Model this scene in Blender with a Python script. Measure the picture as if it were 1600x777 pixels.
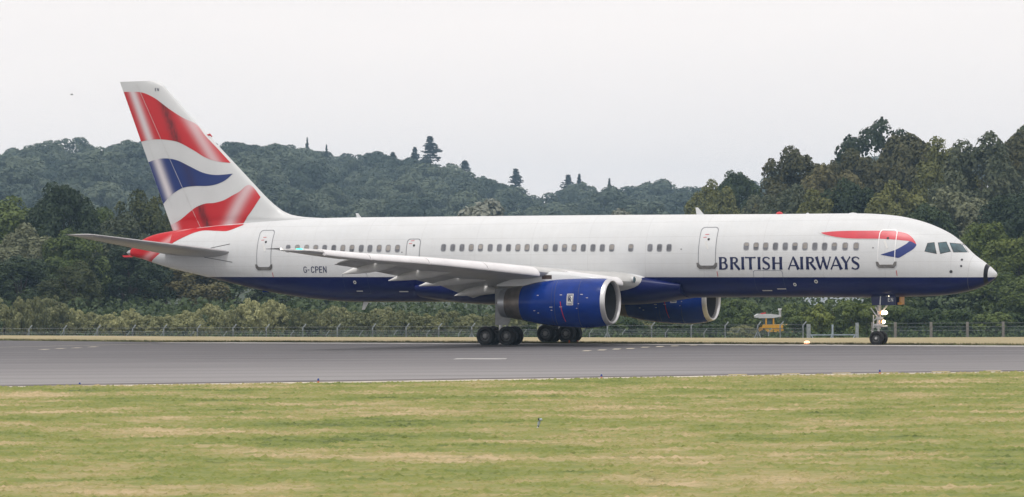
import bpy, math, random
import numpy as np
from mathutils import Matrix, Vector

R = math.radians
rng = np.random.default_rng(7)
random.seed(7)
scene = bpy.context.scene
for o in list(bpy.data.objects):
    bpy.data.objects.remove(o)
COL = scene.collection

# ------------------------------------------------------------------ camera
cam_d = bpy.data.cameras.new('camera')
cam_d.sensor_width = 36.0
cam_d.lens = 36.0 * 5625.0 / 1600.0
cam_d.clip_start = 1.0
cam_d.clip_end = 20000.0
cam = bpy.data.objects.new('camera', cam_d)
COL.objects.link(cam)
pit, rol = math.atan(44.5 / 5625.0), 0.005
r0, u0 = Vector((1, 0, 0)), Vector((0, -math.sin(pit), math.cos(pit)))
fw = Vector((0, math.cos(pit), math.sin(pit)))
cu = u0 * math.cos(rol) + r0 * math.sin(rol)
cr = r0 * math.cos(rol) - u0 * math.sin(rol)
m = Matrix((cr, cu, -fw)).transposed().to_4x4()
m.translation = Vector((0, 0, 3.36))
cam.matrix_world = m
scene.camera = cam

# ------------------------------------------------------------------ world, sun, exposure
SUN_EL, SUN_AZ = R(66), R(205)            # azimuth from +Y, clockwise: behind the camera, a little to its left
world = bpy.data.worlds.new('World')
scene.world = world
world.use_nodes = True
wn, wl = world.node_tree.nodes, world.node_tree.links
wn.clear()
sky = wn.new('ShaderNodeTexSky')
sky.sky_type = 'NISHITA'
sky.sun_disc = False
sky.sun_elevation = SUN_EL
sky.sun_rotation = SUN_AZ
sky.air_density = 1.0
sky.dust_density = 4.0
sky_s = wn.new('ShaderNodeVectorMath'); sky_s.operation = 'SCALE'; sky_s.inputs[3].default_value = 0.10
wl.new(sky.outputs[0], sky_s.inputs[0])
tc = wn.new('ShaderNodeTexCoord')
mp = wn.new('ShaderNodeMapping'); mp.inputs['Scale'].default_value = (1.0, 1.0, 5.0)
wl.new(tc.outputs['Generated'], mp.inputs['Vector'])
nz = wn.new('ShaderNodeTexNoise'); nz.inputs['Scale'].default_value = 4.0; nz.inputs['Detail'].default_value = 4.0
wl.new(mp.outputs[0], nz.inputs['Vector'])
cr_ = wn.new('ShaderNodeValToRGB')
cr_.color_ramp.elements[0].position = 0.25; cr_.color_ramp.elements[0].color = (0.93, 0.885, 0.868, 1)
cr_.color_ramp.elements[1].position = 0.75; cr_.color_ramp.elements[1].color = (1.01, 0.95, 0.92, 1)
wl.new(nz.outputs[0], cr_.inputs[0])
mx = wn.new('ShaderNodeMix'); mx.data_type = 'RGBA'; mx.inputs[0].default_value = 0.93
wl.new(sky_s.outputs[0], mx.inputs[6]); wl.new(cr_.outputs[0], mx.inputs[7])
bg = wn.new('ShaderNodeBackground'); bg.inputs[1].default_value = 1.0
wl.new(mx.outputs[2], bg.inputs[0])
wo = wn.new('ShaderNodeOutputWorld')
wl.new(bg.outputs[0], wo.inputs[0])

sun_d = bpy.data.lights.new('sun', 'SUN')
sun_d.energy = 1.35
sun_d.angle = R(10)
sun_d.color = (1.0, 0.975, 0.94)
sun = bpy.data.objects.new('sun', sun_d)
COL.objects.link(sun)
sdir = Vector((math.sin(SUN_AZ) * math.cos(SUN_EL), math.cos(SUN_AZ) * math.cos(SUN_EL), math.sin(SUN_EL)))
sun.rotation_euler = (-sdir).to_track_quat('-Z', 'Y').to_euler()
sun.location = (0, 0, 60)

vs = scene.view_settings
vs.view_transform = 'Standard'
vs.look = 'None'
vs.exposure = 0.22
vs.gamma = 1.0
vs.use_curve_mapping = False
scene.cycles.use_denoising = True
scene.cycles.volume_bounces = 0
scene.cycles.max_bounces = 6
scene.cycles.transparent_max_bounces = 12

# ------------------------------------------------------------------ helpers
def tag(o, label=None, cat=None, group=None, kind=None):
    if label: o['label'] = label
    if cat: o['category'] = cat
    if group: o['group'] = group
    if kind: o['kind'] = kind
    return o

def empty(name, loc=(0, 0, 0), rz=0.0, parent=None):
    o = bpy.data.objects.new(name, None)
    o.empty_display_size = 0.3
    o.location = loc
    o.rotation_euler = (0, 0, rz)
    COL.objects.link(o)
    if parent: o.parent = parent
    return o

def mesh_data(name, verts, faces, mats, smooth=True, angle=40, fmat=None):
    me = bpy.data.meshes.new(name)
    me.from_pydata([tuple(map(float, v)) for v in verts], [], faces)
    for mt in (mats if isinstance(mats, (list, tuple)) else [mats]):
        me.materials.append(mt)
    if fmat is not None:
        me.polygons.foreach_set('material_index', np.asarray(fmat, dtype=np.int32))
    me.update()
    if smooth:
        me.shade_smooth()
        me.set_sharp_from_angle(angle=R(angle))
    return me

def obj(name, data, parent=None, loc=None):
    o = bpy.data.objects.new(name, data)
    COL.objects.link(o)
    if parent: o.parent = parent
    if loc: o.location = loc
    return o

def mesh(name, verts, faces, mats, parent=None, smooth=True, angle=40, fmat=None):
    return obj(name, mesh_data(name, verts, faces, mats, smooth, angle, fmat), parent)

class MB:
    """collects shapes into one mesh"""
    def __init__(s): s.v, s.f, s.m = [], [], []
    def add(s, v, f, mi=0):
        n = len(s.v); s.v += [tuple(p) for p in v]; s.f += [tuple(i + n for i in q) for q in f]; s.m += [mi] * len(f)
        return s
    def box(s, c, d, mi=0, rot=None):
        pts = []
        for sx in (-.5, .5):
            for sy in (-.5, .5):
                for sz in (-.5, .5):
                    p = Vector((sx * d[0], sy * d[1], sz * d[2]))
                    if rot is not None: p = rot @ p
                    pts.append((c[0] + p.x, c[1] + p.y, c[2] + p.z))
        return s.add(pts, [(0, 1, 3, 2), (4, 6, 7, 5), (0, 4, 5, 1), (2, 3, 7, 6), (0, 2, 6, 4), (1, 5, 7, 3)], mi)
    def tube(s, pts, rad, n=8, mi=0, caps=True):
        pts = [Vector(p) for p in pts]
        rad = rad if isinstance(rad, (list, tuple)) else [rad] * len(pts)
        V, F = [], []
        for i, p in enumerate(pts):
            t = (pts[min(i + 1, len(pts) - 1)] - pts[max(i - 1, 0)]).normalized()
            a = t.cross(Vector((0, 0, 1)) if abs(t.z) < .9 else Vector((1, 0, 0))).normalized()
            b = t.cross(a)
            for k in range(n):
                th = 2 * math.pi * k / n
                V.append(p + (a * math.cos(th) + b * math.sin(th)) * rad[i])
        for i in range(len(pts) - 1):
            for k in range(n):
                F.append((i * n + k, i * n + (k + 1) % n, (i + 1) * n + (k + 1) % n, (i + 1) * n + k))
        if caps:
            F.append(tuple(range(n))[::-1]); F.append(tuple((len(pts) - 1) * n + k for k in range(n)))
        return s.add(V, F, mi)
    def lathe(s, prof, c=(0, 0, 0), axis='x', n=32, mi=0):
        """prof: (axial, radius) pairs; mi may be a list per profile segment"""
        V, F, M = [], [], []
        for (t, r) in prof:
            for k in range(n):
                th = 2 * math.pi * k / n
                a, b = r * math.cos(th), r * math.sin(th)
                V.append({'x': (c[0] + t, c[1] + a, c[2] + b), 'y': (c[0] + b, c[1] + t, c[2] + a), 'z': (c[0] + a, c[1] + b, c[2] + t)}[axis])
        base = len(s.v)
        s.v += V
        for i in range(len(prof) - 1):
            for k in range(n):
                s.f.append((base + i * n + k, base + i * n + (k + 1) % n, base + (i + 1) * n + (k + 1) % n, base + (i + 1) * n + k))
                s.m.append(mi[i] if isinstance(mi, list) else mi)
        return s
    def build(s, name, mats, parent=None, smooth=True, angle=40):
        return mesh(name, s.v, s.f, mats, parent, smooth, angle, s.m)
    def data(s, name, mats, smooth=True, angle=40):
        return mesh_data(name, s.v, s.f, mats, smooth, angle, s.m)

def grid_faces(nr, nc, wrap=False):
    F = []
    for i in range(nr - 1):
        for k in range(nc if wrap else nc - 1):
            F.append((i * nc + k, i * nc + (k + 1) % nc, (i + 1) * nc + (k + 1) % nc, (i + 1) * nc + k))
    return F

def pchip(xs, ys):
    xs, ys = np.asarray(xs, float), np.asarray(ys, float)
    h = np.diff(xs); d = np.diff(ys) / h
    mm = np.zeros_like(xs)
    mm[0], mm[-1] = d[0], d[-1]
    for i in range(1, len(xs) - 1):
        if d[i - 1] * d[i] > 0:
            w1, w2 = 2 * h[i] + h[i - 1], h[i] + 2 * h[i - 1]
            mm[i] = (w1 + w2) / (w1 / d[i - 1] + w2 / d[i])
    def fn(x):
        x = min(max(x, xs[0]), xs[-1])
        i = min(max(int(np.searchsorted(xs, x)) - 1, 0), len(h) - 1)
        t = (x - xs[i]) / h[i]
        return float((2 * t**3 - 3 * t**2 + 1) * ys[i] + (t**3 - 2 * t**2 + t) * h[i] * mm[i] + (-2 * t**3 + 3 * t**2) * ys[i + 1] + (t**3 - t**2) * h[i] * mm[i + 1])
    return fn

def lerp_tab(tab):
    X = [t[0] for t in tab]; Y = [t[1] for t in tab]
    return lambda x: float(np.interp(x, X, Y))

# ------------------------------------------------------------------ materials
class NT:
    def __init__(s, name):
        s.mat = bpy.data.materials.new(name); s.mat.use_nodes = True
        s.n, s.l = s.mat.node_tree.nodes, s.mat.node_tree.links
        s.b = s.n['Principled BSDF']; s.out = s.n['Material Output']
    def node(s, t, **kw):
        x = s.n.new(t)
        for k, v in kw.items(): setattr(x, k, v)
        return x
    def link(s, a, b): s.l.new(a, b)
    def math(s, op, a, b=None, c=None, clamp=False):
        x = s.n.new('ShaderNodeMath'); x.operation = op; x.use_clamp = clamp
        for i, v in enumerate((a, b, c)):
            if v is None: continue
            if isinstance(v, (int, float)): x.inputs[i].default_value = v
            else: s.l.new(v, x.inputs[i])
        return x.outputs[0]
    def mix(s, fac, a, b):
        x = s.n.new('ShaderNodeMix'); x.data_type = 'RGBA'
        for i, v in ((0, fac), (6, a), (7, b)):
            if isinstance(v, (int, float)): x.inputs[i].default_value = v
            elif isinstance(v, tuple): x.inputs[i].default_value = v if len(v) == 4 else v + (1,)
            else: s.l.new(v, x.inputs[i])
        return x.outputs[2]
    def noise(s, vec, scale, detail=3.0, rough=0.5):
        x = s.n.new('ShaderNodeTexNoise'); x.inputs['Scale'].default_value = scale
        x.inputs['Detail'].default_value = detail; x.inputs['Roughness'].default_value = rough
        if vec is not None: s.l.new(vec, x.inputs['Vector'])
        return x.outputs[0]
    def mapv(s, vec, sc=(1, 1, 1), rot=(0, 0, 0)):
        x = s.n.new('ShaderNodeMapping'); x.inputs['Scale'].default_value = sc; x.inputs['Rotation'].default_value = rot
        s.l.new(vec, x.inputs['Vector']); return x.outputs[0]
    def ramp(s, fac, stops):
        x = s.n.new('ShaderNodeValToRGB'); e = x.color_ramp.elements
        e[0].position, e[0].color = stops[0][0], stops[0][1] + (1,)
        e[1].position, e[1].color = stops[-1][0], stops[-1][1] + (1,)
        for p, c in stops[1:-1]:
            k = e.new(p); k.color = c + (1,)
        s.l.new(fac, x.inputs[0]); return x.outputs[0]
    def obj_xyz(s):
        t = s.n.new('ShaderNodeTexCoord'); q = s.n.new('ShaderNodeSeparateXYZ')
        s.l.new(t.outputs['Object'], q.inputs[0]); s.oc = t.outputs['Object']
        return q.outputs
    def pos(s):
        t = s.n.new('ShaderNodeNewGeometry'); return t.outputs['Position']
    def bump(s, h, strength=0.2, dist=0.02):
        x = s.n.new('ShaderNodeBump'); x.inputs['Strength'].default_value = strength; x.inputs['Distance'].default_value = dist
        s.l.new(h, x.inputs['Height']); s.l.new(x.outputs[0], s.b.inputs['Normal'])
    def col(s, c):
        if isinstance(c, tuple): s.b.inputs['Base Color'].default_value = c + (1,)
        else: s.l.new(c, s.b.inputs['Base Color'])
    def set(s, rough=None, metal=None, spec=None, coat=None):
        if rough is not None: s.b.inputs['Roughness'].default_value = rough
        if metal is not None: s.b.inputs['Metallic'].default_value = metal
        if spec is not None: s.b.inputs['Specular IOR Level'].default_value = spec
        if coat is not None: s.b.inputs['Coat Weight'].default_value = coat
        return s

def simple(name, c, rough=0.5, metal=0.0, var=0.12, scale=3.0, spec=None):
    n = NT(name); n.set(rough, metal, spec)
    n.obj_xyz()
    q = n.noise(n.oc, scale, 4.0)
    lo = tuple(x * (1 - var) for x in c); hi = tuple(min(1, x * (1 + var)) for x in c)
    n.col(n.ramp(q, [(0.3, lo), (0.7, hi)]))
    return n.mat

def emit(name, c, strength):
    n = NT(name); n.b.inputs['Base Color'].default_value = c + (1,)
    n.b.inputs['Emission Color'].default_value = c + (1,); n.b.inputs['Emission Strength'].default_value = strength
    return n.mat

WHITE = (0.80, 0.80, 0.79)
NAVY = (0.004, 0.010, 0.065)
BLUE = (0.003, 0.028, 0.200)
RED = (0.50, 0.010, 0.016)

def paint_white():
    n = NT('white_paint'); n.set(0.32, 0, 0.45, 0.15)
    n.obj_xyz()
    q = n.noise(n.mapv(n.oc, (0.35, 1, 1)), 2.0, 5.0)
    n.col(n.ramp(q, [(0.25, (0.59, 0.608, 0.62)), (0.75, (0.65, 0.665, 0.675))]))
    return n.mat

def paint_livery():
    """white above, navy below, red tail cone, black ring on the nose; faint skin joints"""
    n = NT('airliner_livery'); n.set(0.36, 0, 0.22, 0.0)
    x, y, z = n.obj_xyz()
    nzz = n.noise(n.mapv(n.oc, (0.3, 1, 1)), 1.6, 5.0)
    white = n.ramp(nzz, [(0.25, (0.59, 0.608, 0.62)), (0.75, (0.65, 0.665, 0.675))])
    strk = n.noise(n.mapv(n.oc, (4.0, 1, .35)), 1.3, 5.0, .65)
    white = n.mix(n.math('MULTIPLY', n.math('SUBTRACT', strk, .42, None, True), .55), white, (0.50, 0.49, 0.46))
    # skin joints: frames each 2.55 m, laps at fixed heights
    fr = n.math('ABSOLUTE', n.math('SUBTRACT', n.math('FRACT', n.math('DIVIDE', n.math('ADD', x, 40.3), 3.05)), 0.5))
    j = n.math('LESS_THAN', fr, 0.0032)
    for zz in (5.28, 4.46, 3.98, 6.0):
        j = n.math('MAXIMUM', j, n.math('LESS_THAN', n.math('ABSOLUTE', n.math('SUBTRACT', z, zz)), 0.008))
    white = n.mix(n.math('MULTIPLY', j, 0.46), white, (0.42, 0.42, 0.42))
    navy = n.ramp(nzz, [(0.3, (0.0018, 0.006, 0.060)), (0.7, (0.0024, 0.009, 0.100))])
    seam = n.math('ADD', n.math('MULTIPLY', x, -0.0049), 3.352)
    below = n.math('LESS_THAN', z, seam)
    c = n.mix(below, white, navy)
    # belly skin strip, bare grey and grimy
    # red tail cone: behind a slanting line
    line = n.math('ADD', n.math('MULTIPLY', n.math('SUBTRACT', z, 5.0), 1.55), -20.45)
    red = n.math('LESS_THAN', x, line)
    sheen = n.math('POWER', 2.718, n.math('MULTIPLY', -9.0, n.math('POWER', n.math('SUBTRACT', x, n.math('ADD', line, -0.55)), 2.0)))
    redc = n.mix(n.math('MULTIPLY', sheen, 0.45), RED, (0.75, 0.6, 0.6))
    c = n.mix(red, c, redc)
    # black lightning ring on the radome
    rx = n.math('SUBTRACT', x, n.math('MULTIPLY', n.math('SUBTRACT', z, 3.4), 0.07))
    ring = n.math('MULTIPLY', n.math('GREATER_THAN', rx, 23.625), n.math('LESS_THAN', rx, 23.80))
    c = n.mix(ring, c, (0.012, 0.012, 0.016))
    rad = n.math('LESS_THAN', n.math('ABSOLUTE', n.math('SUBTRACT', n.math('SUBTRACT', x, n.math('MULTIPLY', n.math('SUBTRACT', z, 3.4), 0.12)), 22.97)), 0.008)
    c = n.mix(n.math('MULTIPLY', rad, 0.4), c, (0.3, 0.3, 0.3))
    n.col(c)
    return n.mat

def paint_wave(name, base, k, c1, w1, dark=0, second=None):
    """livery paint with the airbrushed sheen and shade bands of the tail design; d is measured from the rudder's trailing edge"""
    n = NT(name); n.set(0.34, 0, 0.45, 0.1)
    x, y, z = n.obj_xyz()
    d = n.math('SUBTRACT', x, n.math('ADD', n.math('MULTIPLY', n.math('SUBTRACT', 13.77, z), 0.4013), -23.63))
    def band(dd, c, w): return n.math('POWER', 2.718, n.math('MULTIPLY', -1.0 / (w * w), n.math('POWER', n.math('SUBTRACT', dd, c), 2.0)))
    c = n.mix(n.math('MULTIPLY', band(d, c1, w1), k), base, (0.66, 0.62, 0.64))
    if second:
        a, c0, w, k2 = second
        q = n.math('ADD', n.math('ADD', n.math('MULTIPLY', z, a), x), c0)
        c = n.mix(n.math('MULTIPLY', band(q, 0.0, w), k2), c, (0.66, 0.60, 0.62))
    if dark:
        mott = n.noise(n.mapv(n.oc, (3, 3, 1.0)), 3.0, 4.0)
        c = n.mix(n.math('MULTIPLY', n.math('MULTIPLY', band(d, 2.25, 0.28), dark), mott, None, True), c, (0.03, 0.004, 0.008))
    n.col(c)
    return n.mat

M = {}
M['white'] = paint_white()
M['livery'] = paint_livery()
M['wing_grey'] = simple('wing_grey_paint', (0.50, 0.50, 0.49), 0.4, 0, 0.10, 1.5)
M['slat'] = simple('slat_paint', (0.74, 0.73, 0.74), 0.35, 0, 0.06, 1.5)
M['flap'] = simple('flap_paint', (0.52, 0.52, 0.50), 0.45, 0, 0.14, 2.0)
M['fairing'] = simple('fairing_paint', (0.68, 0.68, 0.66), 0.4, 0, 0.08, 2.0)
M['navy'] = simple('navy_paint', NAVY, 0.3, 0, 0.1, 2.0)
M['blue'] = simple('cowl_blue_paint', BLUE, 0.24, 0, 0.16, 1.6, 0.22)
M['navy_line'] = simple('navy_gap', (0.022, 0.034, 0.10), 0.5, 0, 0.1, 3.0)
M['keel'] = simple('keel_grey', (0.05, 0.05, 0.055), 0.45, 0.3, 0.3, 2.0)
M['hub'] = simple('wheel_hub', (0.22, 0.22, 0.22), 0.5, 0.3, 0.2, 6.0)
M['red'] = simple('red_paint', RED, 0.35, 0, 0.08, 2.0)
M['ribbon_red'] = simple('ribbon_red', (0.56, 0.035, 0.055), 0.35, 0, 0.08, 2.0)
M['ribbon_blue'] = simple('ribbon_blue', (0.012, 0.03, 0.17), 0.35, 0, 0.1, 2.0)
M['alu'] = simple('polished_aluminium', (0.60, 0.60, 0.61), 0.38, 0.8, 0.06, 2.0)
M['steel'] = simple('burnt_steel', (0.20, 0.175, 0.155), 0.42, 0.75, 0.25, 2.5)
M['steel2'] = simple('bright_steel', (0.45, 0.46, 0.48), 0.35, 0.8, 0.15, 3.0)
M['duct'] = simple('inlet_duct_grey', (0.05, 0.05, 0.053), 0.5, 0.2, 0.1, 3.0)
M['fan'] = simple('fan_blade', (0.03, 0.03, 0.033), 0.4, 0.6, 0.1, 3.0)
M['grey'] = simple('gear_grey', (0.34, 0.35, 0.36), 0.45, 0, 0.15, 4.0)
M['gear_light'] = simple('gear_pale_grey', (0.55, 0.55, 0.55), 0.4, 0.2, 0.2, 6.0)
M['dark'] = simple('dark_grey', (0.035, 0.035, 0.04), 0.5, 0, 0.2, 4.0)
M['rubber'] = simple('tyre_rubber', (0.012, 0.012, 0.014), 0.75, 0, 0.35, 8.0)
M['rim'] = simple('wheel_rim', (0.085, 0.088, 0.09), 0.45, 0.4, 0.25, 8.0)
M['sill'] = simple('door_sill_grey', (0.16, 0.155, 0.15), 0.55, 0.3, 0.3, 6.0)
M['outline'] = simple('door_gap_grey', (0.22, 0.23, 0.25), 0.5, 0, 0.1, 3.0)
M['outline_w'] = simple('door_rim_white', (0.83, 0.83, 0.83), 0.4, 0, 0.04, 3.0)
M['glass'] = simple('cabin_pane', (0.13, 0.135, 0.15), 0.15, 0, 0.45, 2.2, 0.6)
M['blind'] = simple('window_blind', (0.27, 0.25, 0.23), 0.6, 0, 0.3, 2.0)
M['win_frame'] = simple('window_surround', (0.30, 0.31, 0.33), 0.4, 0.2, 0.08, 3.0)
M['cockpit'] = simple('cockpit_glass', (0.042, 0.085, 0.10), 0.06, 0, 0.5, 3.0, 0.8)  # blue-green reflection tinted into the glass colour
M['black'] = simple('black_trim', (0.012, 0.012, 0.013), 0.5, 0, 0.1, 3.0)
M['brown'] = simple('vent_brown', (0.07, 0.045, 0.035), 0.6, 0, 0.2, 5.0)
M['tail_grey'] = simple('tailplane_grey_paint', (0.36, 0.36, 0.37), 0.4, 0, 0.10, 1.5)
M['fin_white'] = simple('fin_pale_paint', (0.58, 0.595, 0.60), 0.36, 0, 0.04, 1.0)
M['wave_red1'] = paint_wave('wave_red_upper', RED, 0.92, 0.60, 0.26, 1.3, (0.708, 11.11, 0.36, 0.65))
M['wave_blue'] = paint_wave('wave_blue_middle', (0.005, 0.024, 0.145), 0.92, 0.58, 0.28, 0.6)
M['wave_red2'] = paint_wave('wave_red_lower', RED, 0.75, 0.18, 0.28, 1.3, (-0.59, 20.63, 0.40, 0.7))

# ================================================================== SETTING
near_edge = lerp_tab([(-400, 60), (-60, 99), (-15.74, 110.6), (-8.07, 113.2), (0, 115.9), (8.49, 119.5), (17.3, 122.2), (60, 132), (400, 190)])
far_edge = lerp_tab([(-400, 330), (-60, 222), (-28, 196.9), (-18.9, 189.6), (0, 181.8), (15.3, 173.2), (24, 168.8), (60, 166), (400, 235)])
hill_top = pchip([-1500, -400, -250, -142, -108, -71, -50, -28, -10.6, 0, 6, 12, 18, 28, 43, 57, 71, 100, 200, 500, 1500], [30, 34, 30, 27, 30.5, 31, 28, 25, 21.5, 18, 14.5, 16.5, 18.3, 16.5, 18, 20.2, 22.5, 26, 32, 36, 30])
def terrain(x, y):
    if y > 298:
        crest = -.014 * max(0, 298 - far_edge(x) - .6)
        z = crest + (-3.4 - crest) * min(1, (y - 298) / 13) ** 1.3
    else:
        z = -.014 * max(0, y - far_edge(x) - .6)
    if y > 318: z += .8 * min(1, (y - 318) / 16)
    if y > 720:
        t = min(1, (y - 720) / 780); t = t * t * (3 - 2 * t); ht = (hill_top(x / 1.5) - 3.36) * 1.5 + 1.5
        z = -2.6 + (ht + 2.6) * t
        if y > 1600: z -= min(1, (y - 1600) / 700) * (ht + 2.6) * .6
    return z

def mat_grass(name, stops, scale, blades=False):
    n = NT(name); n.set(0.85, 0, 0.2)
    p = n.pos()
    a = n.noise(n.mapv(p, (.7, 1, 1)), .24 * scale, 5, .6)
    b = n.noise(n.mapv(p, (.7, 1, 1)), 1.1 * scale, 5, .6)
    c = n.noise(n.mapv(p, (.45, 1, 1)), 6.0, 6, .8)
    g_ = n.noise(n.mapv(p, (.9, 1, 1)), 16.0, 3, .7)
    f = n.math('ADD', n.math('ADD', n.math('MULTIPLY', a, .48), n.math('MULTIPLY', g_, .12)), n.math('ADD', n.math('MULTIPLY', b, .26), n.math('MULTIPLY', c, .14)))
    col = n.ramp(f, stops)
    if not blades:
        d_ = n.noise(n.mapv(p, (.45, 1, 1)), 2.6, 6, .7)
        col = n.mix(n.math('MULTIPLY', n.math('SUBTRACT', d_, .56, None, True), 4.0, None, True), col, tuple(x * .55 for x in stops[1][1]))
        e_ = n.noise(n.mapv(p, (.50, 1, 1)), 1.5, 6, .7)
        col = n.mix(n.math('MULTIPLY', n.math('SUBTRACT', .40, e_, None, True), 4.0, None, True), col, tuple(x * .9 for x in stops[-1][1]))
    n.col(col)
    if blades:
        tr = n.node('ShaderNodeBsdfTranslucent'); mxs = n.node('ShaderNodeMixShader'); mxs.inputs[0].default_value = .35
        up = n.node('ShaderNodeCombineXYZ'); up.inputs[2].default_value = 1.0; n.link(up.outputs[0], n.b.inputs['Normal'])
        mxs.inputs[0].default_value = .08
        n.link(col, tr.inputs[0]); n.link(n.b.outputs[0], mxs.inputs[1]); n.link(tr.outputs[0], mxs.inputs[2]); n.link(mxs.outputs[0], n.out.inputs[0])
    else:
        n.bump(n.noise(p, 9.0, 4, .7), .5, .06)
    return n.mat
G_STOPS = [(.38, (.085, .11, .03)), (.435, (.15, .185, .046)), (.49, (.215, .228, .068)), (.535, (.285, .255, .105)), (.60, (.44, .34, .20))]
M['grass'] = mat_grass('mown_grass', G_STOPS, 1.0)
M['blades'] = mat_grass('grass_blades', [(p_, tuple(min(1, x * 1.1) for x in c_)) for p_, c_ in G_STOPS], 1.0, True)
M['tussock'] = mat_grass('tussock_grass', [(p_, tuple(x * 1.05 for x in c_)) for p_, c_ in G_STOPS], 1.0)
M['verge'] = mat_grass('dry_verge', [(.36, (.17, .17, .07)), (.47, (.30, .255, .14)), (.6, (.40, .33, .20))], .8)
M['verge_blades'] = mat_grass('verge_blades', [(.40, (.10, .13, .04)), (.5, (.17, .19, .07)), (.6, (.34, .30, .15))], .8, True)
M['floor'] = mat_grass('woodland_floor', [(.38, (.020, .030, .014)), (.5, (.035, .048, .02)), (.62, (.06, .065, .03))], .6)

YS = np.r_[-150, -60, 0, np.linspace(40, 160, 30), np.linspace(164, 240, 40), np.linspace(244, 330, 44), np.linspace(340, 540, 12), np.linspace(560, 700, 5), np.linspace(720, 1640, 36), [1800, 2100, 2500]]
XS = np.r_[-1500, -1000, -600, -320, np.linspace(-240, -64, 12), np.linspace(-60, 60, 81), np.linspace(64, 240, 12), 320, 600, 1000, 1500]
V = [(x, y, terrain(x, y)) for y in YS for x in XS]
F = grid_faces(len(YS), len(XS))
fm = []
for (i, _, _, _) in F:
    x, y, _z = V[i]
    fm.append(0 if y < 150 else (1 if y < 300 else 2))
tag(mesh('grass_field', V, F, [M['grass'], M['verge'], M['floor']], None, True, 60, fm), kind='structure')

# uneven mown turf in front of the runway: tussocks and hollows a few centimetres high
def value_noise(nx, ny, cx, cy, r_):
    g = r_.random((int(ny / cy) + 3, int(nx / cx) + 3))
    yy, xx = np.arange(ny) / cy, np.arange(nx) / cx
    i, j = yy.astype(int), xx.astype(int)
    fy_, fx_ = (yy - i)[:, None], (xx - j)[None, :]
    fy_, fx_ = fy_ * fy_ * (3 - 2 * fy_), fx_ * fx_ * (3 - 2 * fx_)
    a, b, c, d = g[np.ix_(i, j)], g[np.ix_(i, j + 1)], g[np.ix_(i + 1, j)], g[np.ix_(i + 1, j + 1)]
    return a * (1 - fx_) * (1 - fy_) + b * fx_ * (1 - fy_) + c * (1 - fx_) * fy_ + d * fx_ * fy_
TX, TY = np.arange(-29, 29.01, .11), np.arange(50, 127.01, .20)
r_t = np.random.default_rng(5)
TZ = .032 * value_noise(len(TX), len(TY), 1.5, 1.2, r_t) + .036 * value_noise(len(TX), len(TY), 4, 3, r_t) + .035 * value_noise(len(TX), len(TY), 14, 9, r_t) + .04 * value_noise(len(TX), len(TY), 60, 40, r_t)
ne = np.array([near_edge(x) for x in TX])[None, :]
edge_d = np.clip((ne - TY[:, None]) / 1.2, -.2, 1)
inset = np.clip(np.minimum((29 - np.abs(TX))[None, :] / 2, (TY - 50)[:, None] / 2), 0, 1)
TZ = TZ * np.clip(edge_d, 0, 1) * inset + .004 - .06 * (edge_d < 0) - .02 * (1 - inset)
gx, gy = np.meshgrid(TX, TY)
n_c = len(TX)
idx = (np.arange(len(TY) - 1)[:, None] * n_c + np.arange(n_c - 1)[None, :])
keep = (edge_d[:-1, :-1] > -.19)
idx = idx[keep]
qd = np.stack([idx, idx + 1, idx + 1 + n_c, idx + n_c], 1).astype(np.int32)
tm_ = bpy.data.meshes.new('mown_turf')
tm_.vertices.add(gx.size); tm_.vertices.foreach_set('co', np.stack([gx, gy, TZ], -1).astype(np.float32).ravel())
tm_.loops.add(qd.size); tm_.loops.foreach_set('vertex_index', qd.ravel())
tm_.polygons.add(len(qd)); tm_.polygons.foreach_set('loop_start', np.arange(0, qd.size, 4, dtype=np.int32)); tm_.polygons.foreach_set('loop_total', np.full(len(qd), 4, np.int32))
tm_.materials.append(M['grass']); tm_.update(calc_edges=True); tm_.shade_smooth()
tag(obj('mown_turf', tm_), kind='structure')

# runway
def mat_runway():
    n = NT('runway_asphalt'); n.set(0.78, 0, 0.3)
    p = n.pos()
    rp = n.mapv(p, (1, 1, 1), (0, 0, R(-4)))
    q = n.node('ShaderNodeSeparateXYZ'); n.link(rp, q.inputs[0])
    streak = n.noise(n.mapv(rp, (.02, .55, 1)), 1.0, 6, .65)
    fine = n.noise(n.mapv(rp, (.25, 3.0, 1)), 1.0, 4, .6)
    big = n.noise(p, .045, 3, .5)
    far_dark = n.math('DIVIDE', n.math('SUBTRACT', q.outputs[1], 112.0), 60.0, None, True)     # darker far side: surfacing tone with the plane's shade and reflection painted in
    v = n.math('ADD', n.math('MULTIPLY', streak, .34), n.math('ADD', n.math('MULTIPLY', fine, .14), n.math('ADD', n.math('MULTIPLY', big, .22), n.math('MULTIPLY', far_dark, .42))))
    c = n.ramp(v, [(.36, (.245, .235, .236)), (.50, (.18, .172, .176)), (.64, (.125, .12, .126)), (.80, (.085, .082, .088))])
    jt = n.math('ABSOLUTE', n.math('SUBTRACT', n.math('FRACT', n.math('DIVIDE', q.outputs[1], 4.6)), .5))
    jm = n.math('MULTIPLY', n.math('LESS_THAN', jt, .045), n.math('MULTIPLY', n.noise(n.mapv(rp, (.05, .2, 1)), 1.0, 3), .9))
    c = n.mix(jm, c, (.05, .048, .05))
    n.col(c)
    n.bump(n.noise(p, 30, 3), .15, .01)
    return n.mat
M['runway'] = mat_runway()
M['line_white'] = simple('worn_white_line', (.47, .455, .42), .7, 0, .35, 1.2)
M['line_cream'] = simple('worn_cream_line', (.52, .47, .37), .7, 0, .35, 1.2)
M['line_yellow'] = simple('worn_yellow_line', (.55, .44, .20), .7, 0, .3, 1.5)
M['line_faint2'] = simple('grey_white_line', (.33, .32, .315), .7, 0, .25, 1.2)
M['shoulder'] = simple('tarred_shoulder', (.095, .082, .082), .8, 0, .3, .8)
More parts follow.
